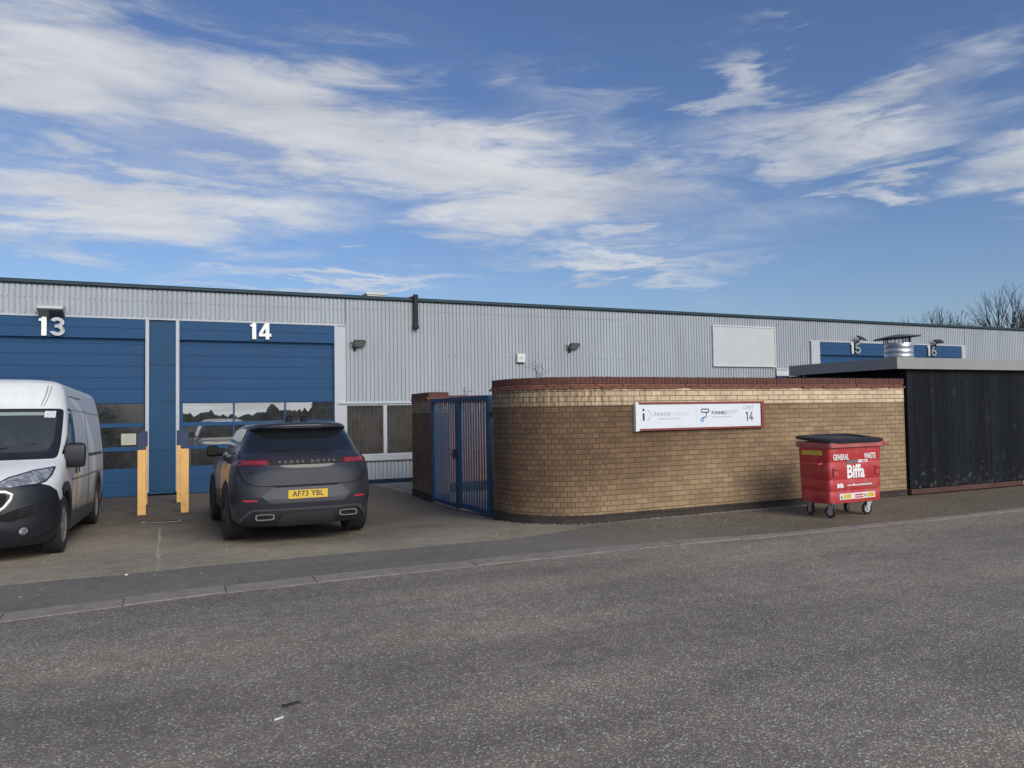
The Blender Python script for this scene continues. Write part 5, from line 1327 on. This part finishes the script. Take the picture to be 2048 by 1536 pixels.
VAN = thing('parked_van', 'white high roof panel van with black front bumper parked nose to the road', 'van', (-2.385, 11.02, -.03), rot=(R_(-1.35), 0, R_(-1.8)))
vb = Body(
    lo=[(.20, .16), (.30, .05), (.45, .0), (.60, .0), (.75, .02), (.88, .05), (.98, .10), (1.06, .19), (1.15, .36), (1.22, .55), (1.26, .68), (1.30, .745), (1.70, 1.10), (1.97, 1.33), (2.02, 1.365), (2.10, 1.40), (2.26, 1.50), (2.35, 1.60), (2.40, 1.78), (2.425, 2.4)],
    hi=[(.20, 5.58), (.4, 5.66), (1.2, 5.66), (2.0, 5.60), (2.2, 5.56), (2.34, 5.48), (2.39, 5.3), (2.425, 4.8)],
    hw=[(.20, .99), (.30, 1.03), (.5, 1.06), (.9, 1.075), (1.2, 1.07), (1.3, 1.06), (1.6, 1.035), (1.97, .99), (2.10, .965), (2.24, .93), (2.33, .885), (2.375, .80), (2.405, .64), (2.425, .3)],
    alo=[(.20, .66), (.9, .72), (1.15, .72), (1.3, .55), (1.7, .42), (2.0, .36), (2.25, .4), (2.425, .3)], ahi=[(.2, .12), (2.425, .15)], plo=3.4, phi=6)
zs = [.20, .23, .28, .34, .42, .5, .6, .7, .8, .88, .94, .99, 1.03, 1.07, 1.11, 1.15, 1.185, 1.215, 1.24, 1.26, 1.28, 1.305, 1.36, 1.42, 1.5, 1.58, 1.66, 1.74, 1.82, 1.9, 1.95, 1.98, 2.01, 2.05, 2.1, 2.15, 2.2, 2.25, 2.29, 2.325, 2.35, 2.37, 2.385, 2.40, 2.41, 2.42, 2.425]
vsh = vb.shell(zs, 16, 30).build('body', VW, VAN, world=False)
cut_arches(vsh, [(1.0, .375, .46, -1.3, -.66), (1.0, .375, .46, .66, 1.3), (4.62, .375, .46, -1.3, -.66), (4.62, .375, .46, .66, 1.3)])
smooth(vsh, 42)
def fp(poly, off, name, mat, r=0, mirror=False, par=None, step=.03, ang=50):
    for sg in ((1, -1) if mirror else (1,)):
        q = [(vb.tau(x, z)*(1 if x >= 0 else -1), z) for x, z in (round_poly(poly, r) if r else poly)]
        o = grid_patch(q, lambda t, z, o_: vb.at(abs(t), z, o_, (1 if t >= 0 else -1)*sg), off, step).build(name, mat, par or VAN, world=False); smooth(o, ang)
    return o
def vs_(poly, off, name, mat, r=0, par=None, both=True):
    for sg in ((1, -1) if both else (1,)):
        o = grid_patch(round_poly(poly, r) if r else poly, lambda y, z, q: vb.side(y, z, q, sg), off, .05).build(name, mat, par or VAN, world=False); smooth(o, 50)
    return o
# windscreen with black border, cowl and wipers
fp([(-.97, 1.265), (.97, 1.265), (.985, 1.45), (.965, 1.96), (-.965, 1.96), (-.985, 1.45)], .005, 'windscreen_border', VBK, .05)
ws = fp([(-.86, 1.36), (.86, 1.36), (.905, 1.5), (.90, 1.925), (-.90, 1.925), (-.905, 1.5)], .0085, 'windscreen', VGL, .05)
fp([(-.90, 1.83), (.80, 1.86), (.86, 1.905), (-.90, 1.905)], .011, 'sun_visor_strip', paint('visor_pale', (.26, .31, .29), .35, 0, .06, 2), .01)
sk = [(.765, 1.83), (.885, 1.825), (.885, 1.92), (.765, 1.92)]
so_ = fp(sk, .012, 'windscreen_sticker', SWH)
for k in range(4): fp([(.782, 1.843+k*.02), (.868, 1.841+k*.02), (.868, 1.848+k*.02), (.782, 1.850+k*.02)], .0135, 'sticker_print', GREYP, par=so_)
def vpt(x, z, off): return vb.at(vb.tau(abs(x), z), z, off, 1 if x >= 0 else -1)
wpm = MB(); wpm.tube([vpt(-.15, 1.33, .03), vpt(.1, 1.36, .035), vpt(.42, 1.415, .035)], .012); wpm.tube([vpt(-.2, 1.36, .022), vpt(.2, 1.395, .022), vpt(.72, 1.475, .022)], .012); wpm.tube([vpt(.05, 1.29, .02), vpt(.12, 1.31, .03), vpt(.3, 1.39, .038)], .016)
wpm.build('wiper', VBK, VAN, world=False)
# roof pressings
for x in (.76, .66):
    pass
fp([(.70, 2.0), (.712, 2.0), (.76, 2.3), (.745, 2.3)], .003, 'roof_seam', paint('seam_grey', (.25, .26, .26), .6), 0, True)
fp([(.735, 2.0), (.745, 2.0), (.80, 2.29), (.787, 2.29)], .003, 'roof_seam', paint('seam_grey', (.25, .26, .26), .6), 0, True)
# headlights
HLP = [(.34, .905), (.52, .925), (.72, .945), (.86, .955), (.94, .985), (.985, 1.06), (.995, 1.155), (.975, 1.165), (.78, 1.135), (.56, 1.065), (.42, .98)]
fp(HLP, .006, 'headlight', VBK, 0, True, None, .02)
HLI = [(.37, .915), (.52, .936), (.72, .957), (.85, .967), (.925, .995), (.965, 1.06), (.975, 1.135), (.955, 1.145), (.78, 1.118), (.575, 1.050), (.445, .98)]
for hl in [o for o in VAN.children if o.name.startswith('headlight')][:1]:
    fp(HLI, .010, 'headlight_lens', VLN, 0, True, hl, .02)
# black lower front: bumper with its wing, grille and emblem
BP = [(0, .20), (.92, .20), (1.06, .26), (1.09, .40), (1.13, .56), (1.12, .66), (1.055, .75), (1.035, .86), (.97, .93), (.88, .965), (.72, .945), (.52, .91), (.36, .885), (.20, .93), (0, .95)]
fp(BP, .010, 'bumper', VBK, 0, True, None, .03)
fp([(.38, .56), (.62, .52), (.86, .60), (.985, .70), (.99, .76), (.90, .74), (.62, .655)], .014, 'bumper_inlet', SEAM, .02, True)
for k in range(4): fp([(.70, .585+k*.03), (.88, .625+k*.03), (.88, .637+k*.03), (.70, .597+k*.03)], .018, 'inlet_slat', VBK, 0, True)
fp([(.0, .30), (.60, .30), (.95, .33), (1.02, .36), (1.02, .375), (.95, .348), (.60, .318), (0, .318)], .02, 'bumper_crease', VBK, 0, True)
fp([(0, .60), (.40, .61), (.55, .72), (.58, .84), (.52, .87), (0, .88)], .016, 'grille', SEAM, .03, True)
# pale loop of the grille surround
def loop(pts, r, name, mat): 
    return MB().tube([vpt(x, z, .02) for x, z in pts], r*.75, 8).build(name, mat, VAN, world=False, smooth=True)
for sg in (1, -1): loop([(sg*.0, .90), (sg*.35, .895), (sg*.55, .885), (sg*.62, .85), (sg*.61, .79), (sg*.55, .70), (sg*.45, .63), (sg*.3, .58), (sg*.15, .57), (0, .57)], .028, 'grille_surround', paint('grille_silver', (.62, .63, .63), .3, .3, .05, 5))
for sg in (1, -1):
    p = vpt(sg*.74, .40, .012); d = (vpt(sg*.74, .40, .1)-vpt(sg*.74, .40, .0)).normalized()
    q = d.to_track_quat('Z', 'Y').to_matrix().to_4x4(); q.translation = p
    f_ = MB().lathe([(0, -.01), (.062, -.01), (.064, .006), (.052, .01), (.05, .004), (0, .004)], q, 24).build('fog_lamp', VBK, VAN, world=False, smooth=True)
    MB().lathe([(0, .012), (.03, .011), (.05, .005), (.05, .0), (0, .0)], q, 24).build('fog_lens', VLN, f_, world=False, smooth=True)
# side windows, doors, mouldings
vs_([(1.10, 1.32), (1.98, 1.30), (2.03, 1.42), (2.02, 1.80), (1.93, 1.90), (1.76, 1.90), (1.45, 1.62)], .006, 'side_window', paint('van_side_glass', (.012, .015, .015), .05, 0, .2, 3, spec=.8), .03)
vs_([(1.42, 1.44), (1.70, 1.44), (1.76, 1.74), (1.70, 1.76), (1.50, 1.56)], .009, 'painted_reflection', paint('pale_reflection_tone', (.20, .23, .22), .1, 0, .1, 3), .02)  # pale patch painted on the side glass as a reflection
vs_([(2.06, .42), (2.072, .42), (2.10, 1.2), (2.07, 1.9), (1.98, 1.97), (1.70, 1.97), (1.70, 1.955), (1.97, 1.955), (2.055, 1.88), (2.085, 1.2)], .0035, 'door_gap', SEAM)
vs_([(3.42, .42), (3.432, .42), (3.432, 2.0), (3.42, 2.0)], .0035, 'door_gap', SEAM)
vs_([(2.10, 1.955), (5.5, 1.955), (5.5, 1.968), (2.10, 1.968)], .003, 'body_seam', paint('seam_grey', (.25, .26, .26), .6))
vs_([(2.0, 2.16), (3.3, 2.165), (3.3, 2.178), (2.0, 2.173)], .003, 'roof_slot', SEAM)
vs_([(3.45, 1.235), (5.3, 1.235), (5.3, 1.285), (3.45, 1.285)], .006, 'slide_rail', VDK, .01)
vs_([(2.3, 1.28), (5.2, 1.28), (5.2, 1.40), (2.3, 1.40)], .001, 'clean_panel', paint('van_clean_white', (.66, .67, .66), .4, 0, .05, 2)) if False else None
vs_([(1.55, .93), (5.5, .93), (5.5, .955), (1.55, .955)], .006, 'crease_line', paint('dirty_crease', (.24, .21, .165), .8, 0, .15, 4))
vs_([(1.52, .24), (4.10, .24), (4.10, .44), (1.52, .50)], .018, 'sill_cladding', VDK, .02)
vs_([(5.13, .24), (5.58, .26), (5.58, .50), (5.13, .50)], .018, 'sill_cladding', VDK, .02)
for y in (1.82, 2.16): vs_([(y, 1.02), (y+.10, 1.02), (y+.10, 1.14), (y, 1.14)], .02, 'door_handle', VBK, .02)
def arch_trim(yc, r0, r1, a0, a1):
    for sg in (1, -1):
        n = 26; vs, fs = [], []
        for k in range(n+1):
            a = R_(a0+(a1-a0)*k/n)
            for r, o in ((r0, -.05), (r0, .018), (r1, .022), (r1, -.01)): 
                vs.append(vb.side(yc+r*math.cos(a), max(.22, .375+r*math.sin(a)), o, sg))
        for k in range(n):
            for j in range(3): fs.append((k*4+j, (k+1)*4+j, (k+1)*4+j+1, k*4+j+1))
        smooth(MB().add(vs, fs).build('wheel_arch_trim', VDK if yc > 2 else VBK, VAN, world=False), 40)
arch_trim(1.0, .455, .575, -8, 120); arch_trim(4.62, .455, .56, -12, 192)
for sg in (1, -1):
    m_ = bm_box([(1.13, .09, .05), (1.15, .115, .075), (1.25, .125, .09), (1.40, .125, .09), (1.455, .11, .075), (1.475, .07, .045)])
    m_.v = [(x+sg*1.165, y+1.20, z) for x, y, z in m_.v]; mo = m_.build('mirror', VBK, VAN, smooth=True, sharp=60, world=False)
    a_ = MB()
    for z in (1.20, 1.385): a_.tube([(sg*1.0, 1.24, z), (sg*1.10, 1.21, z)], .035)
    a_.build('mirror_arm', VBK, mo, world=False)
    MB().box(sg*1.165-.10, sg*1.165+.10, 1.288, 1.296, 1.17, 1.44).build('mirror_glass', CGLS, mo, world=False)
    mp = grid_patch(round_poly([(1.02, 1.13), (1.34, 1.13), (1.36, 1.36), (1.22, 1.40)], .03), lambda y, z, q: vb.side(y, z, q, sg), .014, .05).build('mirror_base', VBK, mo, world=False)
for y in (1.0, 4.62):
    for sg in (1, -1): wheel(VAN, sg*.955, y, .365, .24, sg, .235, HUB, 6, True, .3)
MB().box(-.8, .8, 1.0, 5.4, .24, .28).build('underbody', SEAM, VAN, world=False)
bpy.context.view_layer.update()
